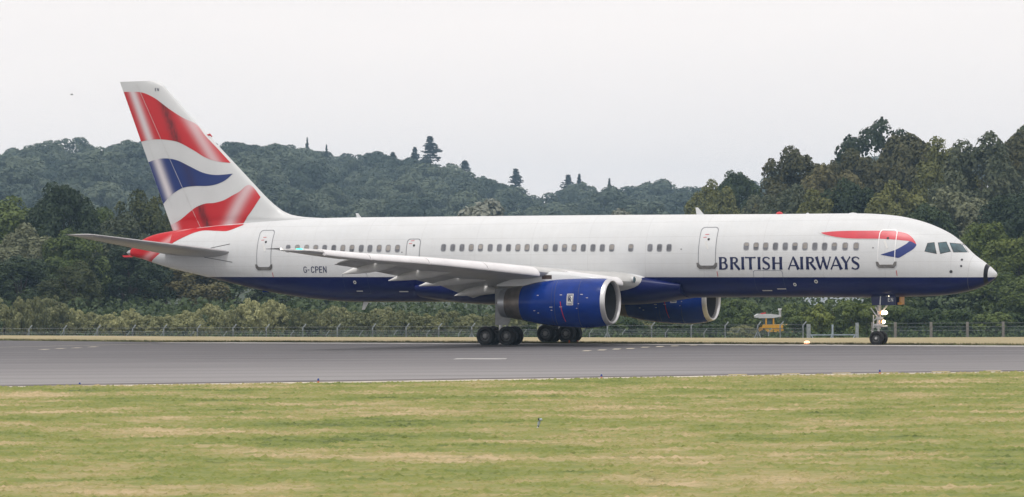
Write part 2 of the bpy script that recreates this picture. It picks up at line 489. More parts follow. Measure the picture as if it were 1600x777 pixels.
M['line_faint'] = simple('faded_line', (.30, .285, .27), .7, 0, .35, 1.0)
RX = np.r_[-400, -200, np.linspace(-60, 60, 61), 200, 400]
V = []
for x in RX: V += [(x, near_edge(x), .03), (x, far_edge(x), .03)]
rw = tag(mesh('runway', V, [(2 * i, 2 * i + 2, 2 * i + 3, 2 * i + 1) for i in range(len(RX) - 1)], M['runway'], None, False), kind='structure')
def marking(name, P, mat, z=.036):
    return mesh(name, [(p[0], p[1], z) for p in P], [tuple(range(len(P)))], mat, rw, False)
def strip(name, pts, w, mat, z=.036):
    V = []
    for i, p in enumerate(pts):
        a, b = pts[max(i - 1, 0)], pts[min(i + 1, len(pts) - 1)]
        t = Vector((b[0] - a[0], b[1] - a[1])).normalized(); nn = Vector((-t.y, t.x)) * w / 2
        V += [(p[0] + nn.x, p[1] + nn.y, z), (p[0] - nn.x, p[1] - nn.y, z)]
    return mesh(name, V, [(2 * i, 2 * i + 1, 2 * i + 3, 2 * i + 2) for i in range(len(pts) - 1)], mat, rw, False)
strip('edge_line', [(x, near_edge(x) + .75) for x in np.linspace(-58, 58, 40)], 1.2, M['line_cream'])
strip('edge_line', [(x, far_edge(x) - 2.0) for x in np.linspace(-18.2, 58, 40)], 1.9, M['line_white'])
for x, y in ((7.57, 120.6), (9.41, 121.2), (11.18, 121.8), (12.88, 122.4), (14.7, 123.0), (16.54, 123.5)):
    marking('edge_dash', [(x - .32, y + .2), (x + .32, y + .4), (x + .32, y + .95), (x - .32, y + .75)], M['line_yellow'], .042)
for x, y in ((3.29, 161.2), (4.02, 162.8), (4.73, 164.6), (5.4, 165.9), (6.18, 168.6), (6.93, 170.0), (7.69, 171.4), (8.71, 173.3)):
    marking('taxi_dash', [(x - .22, y - .75), (x + .10, y - .75), (x + .30, y + .75), (x - .06, y + .75)], M['line_cream'], .042)
for x, y in ((-22.18, 170.5), (-21.69, 172.7), (-21.08, 174.1), (-20.55, 176.3)):
    marking('taxi_dash', [(x - .24, y - .6), (x + .14, y - .6), (x + .26, y + .6), (x - .10, y + .6)], M['line_cream'], .042)
for k, x in enumerate(np.linspace(9.6, 15.6, 9)):
    y = far_edge(x) - .55
    marking('taxi_dash', [(x - .26, y - .2), (x + .26, y - .45), (x + .22, y + .2), (x - .22, y + .4)], M['line_cream'], .042)
marking('painted_bar', [(-2.42, 145.3), (-.28, 144.9), (-.22, 147.2), (-2.30, 147.6)], M['line_faint2'], .042)
strip('dark_shoulder', [(x, near_edge(x) + 2.3) for x in np.linspace(-58, 58, 40)], 1.5, M['shoulder'], .034)
strip('taxi_line', [(-60, 160), (-40, 168), (-25.1, 176.7), (-18.4, 183.7)], .22, M['line_cream'], .040)
strip('faded_line', [(-60, 152), (-21.2, 148.9), (-10, 147.2), (10, 143.2), (60, 133.5)], .18, M['line_faint'], .040)
strip('faded_line', [(-60, 172), (-23.4, 164.4), (-14, 163.1), (20, 157), (60, 150)], .16, M['line_faint'], .040)

# ================================================================== AIRLINER
# aircraft frame: x forward, y to its left wing, z up; origin on the ground under the main gear
jet = empty('airliner', (0.90, 180.0, 0.0), R(-24.3))
tag(jet, 'white and navy twin engined passenger airliner with red and blue wave tail on the runway', 'airliner')

FT = [(-22.95,.16,4.93,4.56),(-22.7,.22,5.16,4.50),(-22.3,.30,5.40,4.41),(-21.6,.43,5.66,4.20),(-20.5,.62,5.85,3.90),(-19,.89,6.01,3.58),(-17.5,1.14,6.15,3.25),(-16,1.36,6.26,2.93),(-14.5,1.55,6.34,2.64),(-13,1.69,6.40,2.41),(-11.5,1.80,6.435,2.25),(-10,1.86,6.445,2.15),(-8,1.88,6.44,2.13),(-4,1.88,6.43,2.135),(0,1.88,6.42,2.19),(5,1.88,6.40,2.25),(10,1.88,6.37,2.31),(14,1.88,6.345,2.32),(16,1.88,6.34,2.30),(17.5,1.87,6.325,2.285),(18.5,1.83,6.27,2.30),(19.3,1.77,6.18,2.315),(20,1.68,6.04,2.33),(20.7,1.55,5.84,2.345),(21.3,1.40,5.60,2.375),(21.8,1.25,5.35,2.42),(22.2,1.12,5.08,2.475),(22.6,.97,4.72,2.55),(23.0,.80,4.34,2.65),(23.4,.61,4.05,2.79),(23.7,.44,3.84,2.94),(23.92,.29,3.66,3.09),(24.06,.17,3.52,3.2),(24.13,.09,3.44,3.28),(24.16,.004,3.365,3.355)]
fX = [t[0] for t in FT]
fW, fT, fB = pchip(fX, [t[1] for t in FT]), pchip(fX, [t[2] for t in FT]), pchip(fX, [t[3] for t in FT])
fM0 = pchip([-22.95, -9, 17.5, 21, 24.16], [4.75, 4.20, 4.18, 3.95, 3.36])
SP = 2.3                                   # lower lobe is fuller than an ellipse
def fM(x): return min(max(fM0(x), fB(x) + .003), fT(x) - .003)
def fy(x, z):
    w, t, b, mm = fW(x), fT(x), fB(x), fM(x)
    q = (z - mm) / (t - mm) if z > mm else (mm - z) / (mm - b)
    e = 2.0 if z > mm else SP
    return w * max(0.0, 1 - min(1.0, q) ** e) ** (1 / e)
def side(x, z, off=0.008): return (x, -fy(x, z) - off, z)

xs = list(np.linspace(-22.95, -8, 70)) + list(np.linspace(-7.6, 17, 50)) + list(np.linspace(17.1, 23.4, 60)) + [24.16 - 0.74 * (1 - k / 24) ** 2 for k in range(1, 25)]
NS = 128
V = []
for x in xs:
    w, t, b, mm = fW(x), fT(x), fB(x), fM(x)
    for k in range(NS):
        th = 2 * math.pi * k / NS
        s_ = math.sin(th)
        c_ = math.cos(th)
        if s_ >= 0: V.append((x, w * c_, mm + (t - mm) * s_))
        else: V.append((x, w * math.copysign(abs(c_) ** (2 / SP), c_), mm - (mm - b) * abs(s_) ** (2 / SP)))
F = grid_faces(len(xs), NS, True) + [tuple(range(NS))[::-1], tuple((len(xs) - 1) * NS + k for k in range(NS))]
fus = mesh('fuselage', V, F, M['livery'], jet, True, 60)

# belly fairing between the wings
V, BX = [], np.linspace(-5.6, 8.7, 60)
for x in BX:
    e = min((x + 5.6) / 4.2, (8.7 - x) / 3.6, 1.0)
    e = math.sin(max(0, e) * math.pi / 2)
    w = 1.70 + 0.42 * e
    bz, tz = 2.30 - 0.335 * e, 3.05 + 0.70 * e
    for k in range(48):
        th = 2 * math.pi * k / 48
        ct, st = math.cos(th), math.sin(th)
        V.append((x, w * abs(ct) ** .75 * (1 if ct > 0 else -1), 2.9 + ((tz - 2.9) if st > 0 else (2.9 - bz)) * abs(st) ** .8 * (1 if st > 0 else -1)))
mesh('belly_fairing', V, grid_faces(len(BX), 48, True) + [tuple(range(48))[::-1], tuple((len(BX) - 1) * 48 + k for k in range(48))], M['livery'], jet, True, 60)
# keel strip along the aft belly
V = []
KX = np.linspace(-17, -1, 50)
for x in KX:
    for a_ in (-1, -.5, 0, .5, 1):
        yy = a_ * 0.55 * (1 - .0 * x)
        V.append((x, yy, fB(x) + (fM(x) - fB(x)) * (1 - max(0, 1 - abs(yy / fW(x)) ** SP) ** (1 / SP)) - 0.012))
mesh('keel_strip', V, grid_faces(len(KX), 5), M['keel'], jet)

# ---- things laid on the skin
def patch(name, bot, top, fn, mat, parent, nu=40, nv=6, off=0.008):
    """painted area between two poly-lines, wrapped on a surface fn(x, z, off)"""
    def resample(c, n):
        c = np.array(c, float); L = np.r_[0, np.cumsum(np.hypot(*np.diff(c, axis=0).T))]
        t = np.linspace(0, L[-1], n)
        return np.c_[np.interp(t, L, c[:, 0]), np.interp(t, L, c[:, 1])]
    b, t = resample(smooth_curve(bot), nu), resample(smooth_curve(top), nu)
    V = []
    for i in range(nu):
        for k in range(nv):
            q = b[i] + (t[i] - b[i]) * k / (nv - 1)
            V.append(fn(q[0], q[1], off))
    return mesh(name, V, grid_faces(nu, nv), mat, parent)

def smooth_curve(c, n=6):
    c = [np.array(p, float) for p in c]
    if len(c) < 4: return c
    out = []
    for i in range(len(c) - 1):
        p0, p1, p2, p3 = c[max(i - 1, 0)], c[i], c[i + 1], c[min(i + 2, len(c) - 1)]
        for k in range(n):
            t = k / n
            out.append(.5 * ((2 * p1) + (-p0 + p2) * t + (2 * p0 - 5 * p1 + 4 * p2 - p3) * t * t + (-p0 + 3 * p1 - 3 * p2 + p3) * t ** 3))
    return out + [c[-1]]

def round_rect(x0, x1, z0, z1, r, n=6, side_n=6):
    P = []
    for cx, cz, a0 in ((x1 - r, z1 - r, 0), (x0 + r, z1 - r, 90), (x0 + r, z0 + r, 180), (x1 - r, z0 + r, 270)):
        for k in range(n + 1):
            a = R(a0 + 90 * k / n)
            P.append((cx + r * math.cos(a), cz + r * math.sin(a)))
    out = []
    for i, p in enumerate(P):                      # break up the long sides so that they follow the skin
        q = P[(i + 1) % len(P)]
        d = math.hypot(q[0] - p[0], q[1] - p[1])
        k = max(1, int(d / 0.12))
        out += [(p[0] + (q[0] - p[0]) * j / k, p[1] + (q[1] - p[1]) * j / k) for j in range(k)]
    return out

def disc_rr(name, x0, x1, z0, z1, r, mat, parent, off, fn=None):
    fn = fn or side
    P = round_rect(x0, x1, z0, z1, r)
    cx, cz = (x0 + x1) / 2, (z0 + z1) / 2
    V = [fn(cx, cz, off)]; rings = 4
    for j in range(1, rings + 1):
        V += [fn(cx + (p[0] - cx) * j / rings, cz + (p[1] - cz) * j / rings, off) for p in P]
    n = len(P); F = [(0, 1 + i, 1 + (i + 1) % n) for i in range(n)]
    for j in range(rings - 1):
        F += [(1 + j * n + i, 1 + (j + 1) * n + i, 1 + (j + 1) * n + (i + 1) % n, 1 + j * n + (i + 1) % n) for i in range(n)]
    return mesh(name, V, F, mat, parent)

def ring_rr(name, x0, x1, z0, z1, r, wd, mat, parent, off, fn=None, z_cut=None):
    fn = fn or side
    a = round_rect(x0, x1, z0, z1, r)
    cx, cz = (x0 + x1) / 2, (z0 + z1) / 2
    sx, sz = 1 - 2 * wd / (x1 - x0), 1 - 2 * wd / (z1 - z0)
    b = [(cx + (p[0] - cx) * sx, cz + (p[1] - cz) * sz) for p in a]
    V = [fn(p[0], p[1], off) for p in a] + [fn(p[0], p[1], off) for p in b]
    n = len(a)
    F = [(i, (i + 1) % n, n + (i + 1) % n, n + i) for i in range(n)]
    return mesh(name, V, F, mat, parent)

# cabin windows
WX = list(zip([-12.79,-12.24,-11.69,-11.15,-10.63,-10.1,-9.58,-9.06,-8.53,-8.04,-7.52,-7.01,-6.49], np.linspace(4.87, 4.82, 13)))
WX += list(zip([-3.93,-3.42,-2.91,-2.4,-1.89,-1.36,-.86,-.36,.15,.65,1.15,1.65,2.17,2.67,3.18,3.68,4.19,4.69,5.19,6.2,7.21,7.71,8.21], np.linspace(4.84, 4.74, 23)))
WX += list(zip([12.21,12.71,13.2,13.7,14.2,14.69,15.2,15.7,16.19,16.68,17.22,17.77], np.linspace(4.78, 4.73, 12)))
for i, (x, z) in enumerate(WX):
    wfr = ring_rr('cabin_window', x - .145, x + .145, z - .195, z + .195, .10, .03, M['win_frame'], jet, .010)
    disc_rr('pane', x - .118, x + .118, z - .168, z + .168, .085, M['glass'], wfr, .007)
    if i % 5 in (1, 2) or i % 7 == 3:                       # half drawn blind
        disc_rr('blind', x - .105, x + .105, z + random.uniform(-.11, .03), z + .155, .05, M['blind'], wfr, .0095)

# cabin doors
def cabin_door(x0, x1, z0, z1, port, sill=True, rim='outline'):
    d = disc_rr('cabin_door', x0 + .02, x1 - .02, z0 + .02, z1 - .02, .16, M['white'], jet, .006) if rim == 'outline' else disc_rr('cabin_door', x0 + .02, x1 - .02, z0 + .02, z0 + .3, .12, M['white'], jet, .004)
    ring_rr('door_seal', x0, x1, z0, z1, .18, .036, M[rim], d, .013)
    disc_rr('porthole', port[0] - .06, port[0] + .06, port[1] - .06, port[1] + .06, .059, M['black'], d, .016)
    if sill:
        h = [(port[0] - .20, port[1] - .12), (port[0] - .10, port[1] - .08), (port[0] + .05, port[1] - .46), (port[0] - .02, port[1] - .50)]
        mesh('handle', [side(p[0], p[1], .015) for p in h], [(0, 1, 2, 3)], M['fairing'], d, False)
        V = [side(p[0], p[1], .03) for p in [(x0 - .08, z0 + .17), (x0 + .03, z0 + .17), (x0 + .11, z0 + .03), (x1 - .11, z0 + .03), (x1 - .03, z0 + .17), (x1 + .08, z0 + .17), (x1 + .05, z0 - .02), (x1 - .07, z0 - .13), (x0 + .07, z0 - .13), (x0 - .05, z0 - .02)]]
        mesh('sill', V, [(0, 1, 2, 9), (2, 8, 9), (2, 3, 7, 8), (3, 6, 7), (3, 4, 5, 6)], M['sill'], d, False)
        V = [side(p[0], p[1], .012) for p in [(x1 + .02, z0 - .25), (x1 + .05, z0 - .25), (x1 + .07, z0 - .50), (x1 + .04, z0 - .50)]]
        mesh('door_mark', V, [(0, 1, 2, 3)], M['red'], d, False)
    for q in ((-.22, .22, .2), (-.30, .08, .18)):
        V = [side(port[0] + q[0], port[1] + q[1], .014), side(port[0] + q[0] + q[2], port[1] + q[1] + .01, .014), side(port[0] + q[0] + q[2], port[1] + q[1] + .035, .014), side(port[0] + q[0], port[1] + q[1] + .025, .014)]
        mesh('placard', V, [(0, 1, 2, 3)], M['ribbon_red'], d, False)
    return d
dr = cabin_door(18.83, 19.68, 3.83, 5.54, (19.27, 5.11), True, 'outline_w'); dr['label'] = 'front cabin door crossed by the red and blue ribbon'
cabin_door(9.74, 10.66, 3.83, 5.74, (10.23, 5.14))
cabin_door(-14.68, -13.78, 3.90, 5.84, (-14.18, 5.22))
cabin_door(-6.00, -5.23, 3.72, 5.31, (-5.58, 4.97), False)

# cockpit windows
def quad_patch(name, P, mat, parent, off, mirror=False, shrink=0.0):
    c = np.mean(np.array(P), axis=0)
    P = [np.array(p) + (c - np.array(p)) * shrink for p in P]
    V, n = [], 9
    for i in range(n):
        for k in range(n):
            u, v = i / (n - 1), k / (n - 1)
            q = P[0] * (1 - u) * (1 - v) + P[1] * (1 - u) * v + P[2] * u * v + P[3] * u * (1 - v)
            x, y, z = side(q[0], q[1], off)
            V.append((x, -y if mirror else y, z))
    F = grid_faces(n, n)
    return mesh(name, V, [f[::-1] for f in F] if mirror else F, mat, parent)
for mir in (False, True):
    for P in ([(21.03, 4.47), (21.12, 4.87), (21.42, 4.91), (21.59, 4.35)], [(21.74, 4.35), (21.57, 4.89), (21.92, 4.93), (22.19, 4.46)], [(22.30, 4.42), (22.05, 4.88), (22.50, 4.83), (22.86, 4.42)]):
        w_ = quad_patch('cockpit_window', P, M['black'], jet, .010, mir)
        quad_patch('pane', P, M['cockpit'], w_, .016, mir, .10)

# ribbon on the forward fuselage
patch('ribbon_stripe', [(15.93,5.40),(16.06,5.34),(16.41,5.25),(16.88,5.17),(17.55,5.11),(18.83,5.09),(19.53,5.05),(20.02,5.0),(20.33,4.96),(20.62,4.82)],
      [(15.93,5.41),(16.5,5.46),(17.16,5.48),(17.81,5.48),(18.89,5.47),(19.45,5.45),(19.83,5.4),(20.15,5.31),(20.39,5.14),(20.56,4.94),(20.62,4.82)], side, M['ribbon_red'], fus, 60, 8, .0095)
patch('ribbon_stripe', [(18.98,4.33),(19.33,4.26),(19.64,4.21),(19.86,4.18),(20.2,4.38),(20.49,4.57),(20.63,4.75),(20.62,4.82)],
      [(18.98,4.335),(19.32,4.44),(19.69,4.56),(20.05,4.76),(20.20,4.86),(20.33,4.96),(20.62,4.82)], side, M['ribbon_blue'], fus, 50, 8, .0095)
patch('ribbon_shade', [(15.75,5.42),(16.03,5.29),(16.4,5.21),(16.88,5.13),(17.55,5.07),(18.80,5.05)], [(15.75,5.425),(16.04,5.335),(16.41,5.245),(16.88,5.165),(17.55,5.105),(18.80,5.085)], side, M['wing_grey'], fus, 40, 3, .009)

# ---- lettering: strokes of changing width
def stroke(P, wds, fn, off, flare=1.0, V=None, F=None):
    P = [np.array(p, float) for p in P]; n = len(P)
    wds = wds if isinstance(wds, (list, tuple)) else [wds] * n
    if len(wds) != n: wds = list(np.interp(np.linspace(0, 1, n), np.linspace(0, 1, len(wds)), wds))
    base = len(V)
    for i in range(n):
        t = P[min(i + 1, n - 1)] - P[max(i - 1, 0)]; t = t / np.hypot(*t)
        nn = np.array([-t[1], t[0]]) * wds[i] / 2
        V.append(fn(*(P[i] + nn), off)); V.append(fn(*(P[i] - nn), off))
    for i in range(n - 1):
        F.append((base + 2 * i, base + 2 * i + 1, base + 2 * i + 3, base + 2 * i + 2))
def line(a, b, n=7): return [(a[0] + (b[0] - a[0]) * k / (n - 1), a[1] + (b[1] - a[1]) * k / (n - 1)) for k in range(n)]
ST = [25, 21, 19.5, 19.5, 19.5, 21, 25]; TH = [13, 9.5, 9, 9, 9, 9.5, 13]
B1 = [(12,90),(36,90),(48,88),(56,80),(58,71),(55,60),(46,53),(34,51),(18,51)]
GL = {
 'B': [(line((16,0),(16,95)), ST), (B1, [8,9,12,16,17,16,12,8,7]), ([(18,51),(40,51),(54,47),(62,37),(64,27),(61,15),(52,7),(38,4.5),(12,4.5)], [7,8,12,17,18.5,17,12,9,8])],
 'R': [(line((16,0),(16,95)), ST), (B1, [8,9,12,16,17,16,12,8,7]), (line((36,50),(76,-1)), [12,15,17,18,18,18,20])],
 'I': [(line((10,0),(10,95)), ST)],
 'T': [(line((0,90),(82,90)), [13,10,9.5,9.5,9.5,10,13]), (line((41,0),(41,88)), ST)],
 'S': [([(57,78),(52,86),(42,91),(31,92),(19,89),(11,81),(10,71),(15,61),(26,53),(38,46),(49,38),(54,27),(52,15),(44,6),(31,3),(18,4.5),(4,13)], [12,9,8,9,11,14,16,18,19,19,18,16,14,11,9,9,14])],
 'H': [(line((12,0),(12,95)), ST), (line((66,0),(66,95)), ST), (line((14,48),(64,48)), 9)],
 'A': [(line((3,0),(43,95)), TH), (line((41,97),(80,0)), [9,14,18,19,19,20,25]), (line((16,30),(64,30)), 8)],
 'W': [(line((5,95),(34,0)), [25,21,19,18,18,17,12]), (line((34,0),(58,90)), [9,9,9,9,9,9,10]), (line((54,95),(82,0)), [18,18,18,18,18,17,12]), (line((82,0),(110,95)), [9,9,9,9,9,9,13])],
 'Y': [(line((4,95),(34,45)), [24,20,18,18,18,18,18]), (line((64,95),(34,45)), TH), (line((34,50),(34,0)), [18,18,19,19.5,19.5,21,25])],
}
V, F = [], []
sx, sz = 7.16 / 1073, .61 / 95
cnt = 0
for ch, X in (('B',402),('R',488),('I',580),('T',608),('I',705),('S',738),('H',815),('A',935),('I',1030),('R',1068),('W',1147),('A',1258),('Y',1341),('S',1413)):
    for P, wd in GL[ch]:
        k = len(V)
        stroke([((p[0] + X - 402) * sx + 10.79, p[1] * sz) for p in P], [w * sx for w in (wd if isinstance(wd, list) else [wd])] if isinstance(wd, list) else wd * sx,
               lambda x, z, off: side(x, z + 3.665 - .0042 * (x - 10.79), off), .009 + .0007 * (cnt % 4), 1, V, F)
        cnt += 1
mesh('airline_name', V, F, M['navy'], fus, False)
# registration and the two short codes
SG = {
 'G': [([(38,48),(32,58),(20,61),(9,56),(5,44),(5,18),(9,6),(20,1),(33,5),(38,14),(38,28)], 9), (line((24,28),(40,28)), 8)],
 'C': [([(38,46),(32,58),(20,61),(9,56),(5,44),(5,18),(9,6),(20,1),(32,5),(38,16)], 9)],
 'P': [(line((6,-3),(6,65)), 10), ([(6,60),(26,60),(36,54),(38,44),(35,33),(26,28),(6,28)], 9)],
 'E': [(line((6,-3),(6,65)), 10), (line((6,60),(38,60)), 9), (line((6,31),(34,31)), 9), (line((6,2),(38,2)), 9)],
 'N': [(line((6,-3),(6,65)), 9), (line((38,-3),(38,65)), 9), (line((6,62),(38,0)), 10)],
 '-': [(line((0,28),(22,28)), 8)],
}
def small_text(name, chars, x0, z0, h, adv, fn, mat, parent, off=.010):
    V, F, c = [], [], 0
    s_ = h / 62
    for ch, X in zip(chars, adv):
        for P, wd in SG[ch]:
            stroke([(x0 + (p[0] + X) * s_, z0 + p[1] * s_) for p in P], wd * s_, fn, off + .0007 * (c % 4), 1, V, F); c += 1
    return mesh(name, V, F, mat, parent, False)
small_text('registration', 'G-CPEN', -11.85, 3.635, .30, (0, 52, 92, 142, 190, 238), side, M['navy'], fus)

# small fittings on the skin
def dot(name, x, z, r, mat, parent=fus, off=.012, fn=None): return disc_rr(name, x - r, x + r, z - r, z + r, r * .98, mat, parent, off, fn)
for x, z, r in ((-8.96, 3.13, .085), (14.57, 2.93, .08), (15.68, 3.07, .09)):
    o = dot('pressure_port', x, z, r, M['fairing']); dot('port_centre', x, z, r * .5, M['dark'], jet, .018).name = 'port_centre'
for x, z, r in ((22.23, 3.51, .07), (22.69, 4.07, .05), (22.68, 3.77, .05), (8.85, 4.67, .03), (-6.22, 4.63, .03), (18.6, 4.66, .03)):
    dot('static_port', x, z, r, M['dark'])
for x, z, l in ((12.8, 2.62, .5), (-6.6, 2.63, .5), (-9.0, 2.66, .35), (13.6, 2.70, .45)):
    mesh('service_panel', [side(x, z, .010), side(x + l, z, .010), side(x + l, z + .045, .010), side(x, z + .045, .010)], [(0, 1, 2, 3)], M['wing_grey'], fus, False)
ring_rr('cargo_door', 12.55, 14.05, 2.55, 3.62, .12, .014, M['navy_line'], fus, .009)
ring_rr('cargo_door', -9.6, -8.2, 2.55, 3.62, .12, .012, M['navy_line'], fus, .009)

def blade(name, x, z, h, c0, c1, rake, mat, th=.035, y=0.0, down=False):
    s_ = -1 if down else 1
    P = [(x, z - .05 * s_), (x + c0, z - .05 * s_), (x + c1 - rake, z + h * s_), (x - rake, z + h * s_)]
    V = []
    for yy in (-th / 2, th / 2): V += [(p[0], y + yy * (1 if i < 2 else .5), p[1]) for i, p in enumerate(P)]
    return mesh(name, V, [(0, 1, 2, 3), (7, 6, 5, 4), (0, 4, 5, 1), (1, 5, 6, 2), (2, 6, 7, 3), (3, 7, 4, 0)], mat, jet, False)
blade('antenna', -9.65, 6.44, .22, .26, .14, .10, M['white'])
blade('antenna', 8.95, 6.38, .34, .42, .12, .06, M['white'])
blade('drain_mast', -9.30, 2.13, .40, .32, .16, .12, M['white'], .05, 0, True)
blade('drain_mast', -15.0, 2.78, .14, .55, .35, .05, M['blue'], .08, -.2, True)
q = MB(); q.lathe([(-.02, .17), (.05, .16), (.10, .10), (.12, .0)], (13.25, 0, 6.345), 'z', 16); q.build('beacon', M['red'], jet)
q = MB(); q.lathe([(-.02, .09), (.04, .07), (.06, 0)], (14.7, 0, 6.335), 'z', 12); q.build('antenna', M['white'], jet)
q = MB(); q.lathe([(-.02, .22), (.025, .18), (.05, 0)], (17.0, 0, 6.325), 'z', 16); q.build('antenna', M['white'], jet)
q = MB(); q.lathe([(-.30, .02), (-.15, .13), (.1, .16)], (-22.95, 0, 4.74), 'x', 20); q.build('exhaust_pipe', M['steel2'], jet)
blade('tail_light', -23.35, 4.55, .05, .55, .5, .1, M['red'], .05, -.12)

# ------------------------------------------------------------------ fin
LEp = [(5.0, -13.6), (6.44, -11.2), (6.452, -12.3), (6.544, -13.148), (6.747, -13.818), (7.137, -14.393), (7.555, -14.969), (9.376, -16.8), (10.776, -18.257), (11.392, -18.94), (13.2, -20.705), (13.465, -20.902), (13.716, -21.2), (13.77, -21.6)]
LEp = [(5.2, -10.2), (6.40, -11.0), (6.445, -11.9), (6.50, -12.75), (6.60, -13.4), (6.80, -13.92), (7.137, -14.42), (7.555, -14.92), (9.376, -16.8), (10.776, -18.257), (11.392, -18.93), (13.2, -20.70), (13.45, -20.93), (13.65, -21.2), (13.75, -21.6)]
finLE = lerp_tab(LEp)
def finTE(z): return -23.63 + (13.77 - z) * .4013
def fin_half(x, z):
    le, te = finLE(z), finTE(z)
    c = le - te
    s_ = min(max((le - x) / c, 0.0), 1.0)
    tc_ = 5 * .115 * (.2969 * math.sqrt(s_) - .1260 * s_ - .3516 * s_**2 + .2843 * s_**3 - .1036 * s_**4)
    ch = min(c, 5.6 - (z - 6) * .32)
    return max(tc_ * ch, .004)
def fin_side(x, z, off=.008): return (x, -fin_half(x, z) - off, z)
V, nz_, nc_ = [], 70, 40
ZZ = np.r_[np.linspace(5.2, 6.9, 26), np.linspace(7.0, 13.75, 44)]
cs = [.5 - .5 * math.cos(math.pi * k / nc_) for k in range(nc_ + 1)]
for z in ZZ:
    le, te = finLE(z), finTE(z)
    for s_ in cs: x = le - (le - te) * s_; V.append((x, -fin_half(x, z), z))
    for s_ in cs[-2:0:-1]: x = le - (le - te) * s_; V.append((x, fin_half(x, z), z))
ncol = 2 * nc_
fin = mesh('tail_fin', V, grid_faces(len(ZZ), ncol, True) + [tuple((len(ZZ) - 1) * ncol + k for k in range(ncol))], M['fin_white'], jet, True, 50)
def fin_patch(name, top, bot, mat):
    for sgn in (1, -1):
        patch(name, bot, top, (lambda x, z, off: fin_side(x, z, off)) if sgn > 0 else (lambda x, z, off: (x, fin_half(x, z) + off, z)), mat, fin, 60, 16, .010)
fin_patch('red_wave', [(-23.38,13.211),(-22.524,13.19),(-21.976,13.081),(-21.332,12.779),(-20.543,12.242),(-19.756,11.776),(-18.98,11.40),(-18.40,10.773),(-17.66,10.073),(-16.93,9.36)],
          [(-22.345,10.578),(-21.541,10.667),(-20.748,10.633),(-19.959,10.48),(-19.076,10.058),(-18.391,9.676),(-17.708,9.449),(-16.93,9.355)], M['wave_red1'])
fin_patch('blue_wave', [(-21.90,9.489),(-21.347,9.626),(-20.753,9.659),(-20.062,9.543),(-19.276,9.202),(-18.493,8.871),(-17.711,8.738),(-16.757,8.791)],
          [(-21.02,7.289),(-20.614,7.647),(-20.169,7.925),(-19.675,8.116),(-18.987,8.183),(-18.203,8.18),(-17.616,8.274),(-17.128,8.48),(-16.757,8.785)], M['wave_blue'])
fin_patch('red_wave', [(-20.56,6.179),(-19.979,6.431),(-19.485,6.753),(-18.992,7.065),(-18.403,7.255),(-17.816,7.29),(-17.23,7.428),(-16.743,7.661),(-16.354,7.843),(-15.79,8.20),(-15.16,7.555)],
          [(-20.42,5.80),(-19.785,5.80),(-18.508,5.80),(-17.823,5.80),(-17.238,5.82),(-16.849,5.926),(-16.217,6.134),(-15.9,6.5),(-15.52,6.978),(-15.16,7.55)], M['wave_red2'])
patch('red_wave', [(-20.3,5.15),(-19.52,5.50),(-18.87,5.75),(-18.29,5.86),(-17.51,5.83),(-16.86,5.81),(-16.5,5.90),(-16.0,6.11)], [(-20.3,5.75),(-19.52,5.88),(-18.87,5.98),(-18.29,6.03),(-17.51,6.10),(-16.86,6.12),(-16.5,6.15),(-16.0,6.17)], side, M['red'], fus, 30, 6, .012)
small_text('tail_code', 'EN', -21.41, 13.205, .145, (0, 58), fin_side, M['navy'], fin, .012)
# rudder hinge line, leading edge strip, probe
V, F = [], []
stroke([(finTE(z) + 1.02 + (13.7 - z) * .10, z) for z in np.linspace(13.6, 6.0, 40)], .022, fin_side, .0125, 1, V, F)
stroke([(finTE(z) + .35 + (13.7 - z) * .02, z) for z in np.linspace(10.5, 7.0, 20)], .014, fin_side, .0125, 1, V, F)
mesh('rudder_hinge', V, F, M['wing_grey'], fin, False)
q = MB(); q.tube([(-18.5, 0, 10.78), (-18.22, 0, 10.86), (-18.10, 0, 10.74)], [.06, .06, .03], 8); q.build('fin_probe', M['red'], fin)

# ------------------------------------------------------------------ wings
LEx = lambda y: -2.47 + (19.02 - y) * .53 if y > 2.6 else -2.47 + (19.02 - 2.6) * .53 + (2.6 - y) * .9
TEx = lambda y: -4.34 + (19.02 - y) * .187 if y > 6.0 else -1.905 - (6.0 - y) * 0.02
LEz = pchip([0, 2, 7, 8.8, 13, 16, 19.02], [2.98, 3.08, 3.58, 3.76, 4.13, 4.33, 4.60])
INC = pchip([0, 2, 6, 12, 19.02], [3.4, 3.0, 2.2, .6, -1.5])
TC = pchip([0, 3, 8, 19.02], [.135, .125, .112, .10])
def section(y, f0=0.0, f1=1.0, n=16, scale=1.0):
    """closed airfoil outline between two chord fractions; list of (x, z)"""
    le, te = LEx(y), TEx(y); c = le - te; inc = R(INC(y)); tcy = TC(y) * scale
    up, lo = [], []
    for k in range(n + 1):
        s_ = f0 + (f1 - f0) * (.5 - .5 * math.cos(math.pi * k / n))
        t_ = 5 * tcy * (.2969 * math.sqrt(s_) - .1260 * s_ - .3516 * s_**2 + .2843 * s_**3 - .1036 * s_**4) * c
        cam_ = .018 * c * 4 * s_ * (1 - s_) + .015 * c * max(0, s_ - .6)
        up.append((s_ * c, cam_ + t_ * .95)); lo.append((s_ * c, cam_ - t_ * 1.0))
    P = up[::-1] + lo[1:]
    return [(le - (p[0] * math.cos(inc) + p[1] * math.sin(inc) * 0), LEz(y) + p[1] - p[0] * math.sin(inc)) for p in P]
def loft_y(name, ys, secs, mats, parent, sgn, angle=40):
    n = len(secs[0]); V = []
    for y, S in zip(ys, secs): V += [(p[0], sgn * y, p[1]) for p in S]
    F = grid_faces(len(ys), n, True) + [tuple(range(n))[::-1], tuple((len(ys) - 1) * n + k for k in range(n))]
    if sgn > 0: F = [f[::-1] for f in F]
    return mesh(name, V, F, mats, parent, True, angle)
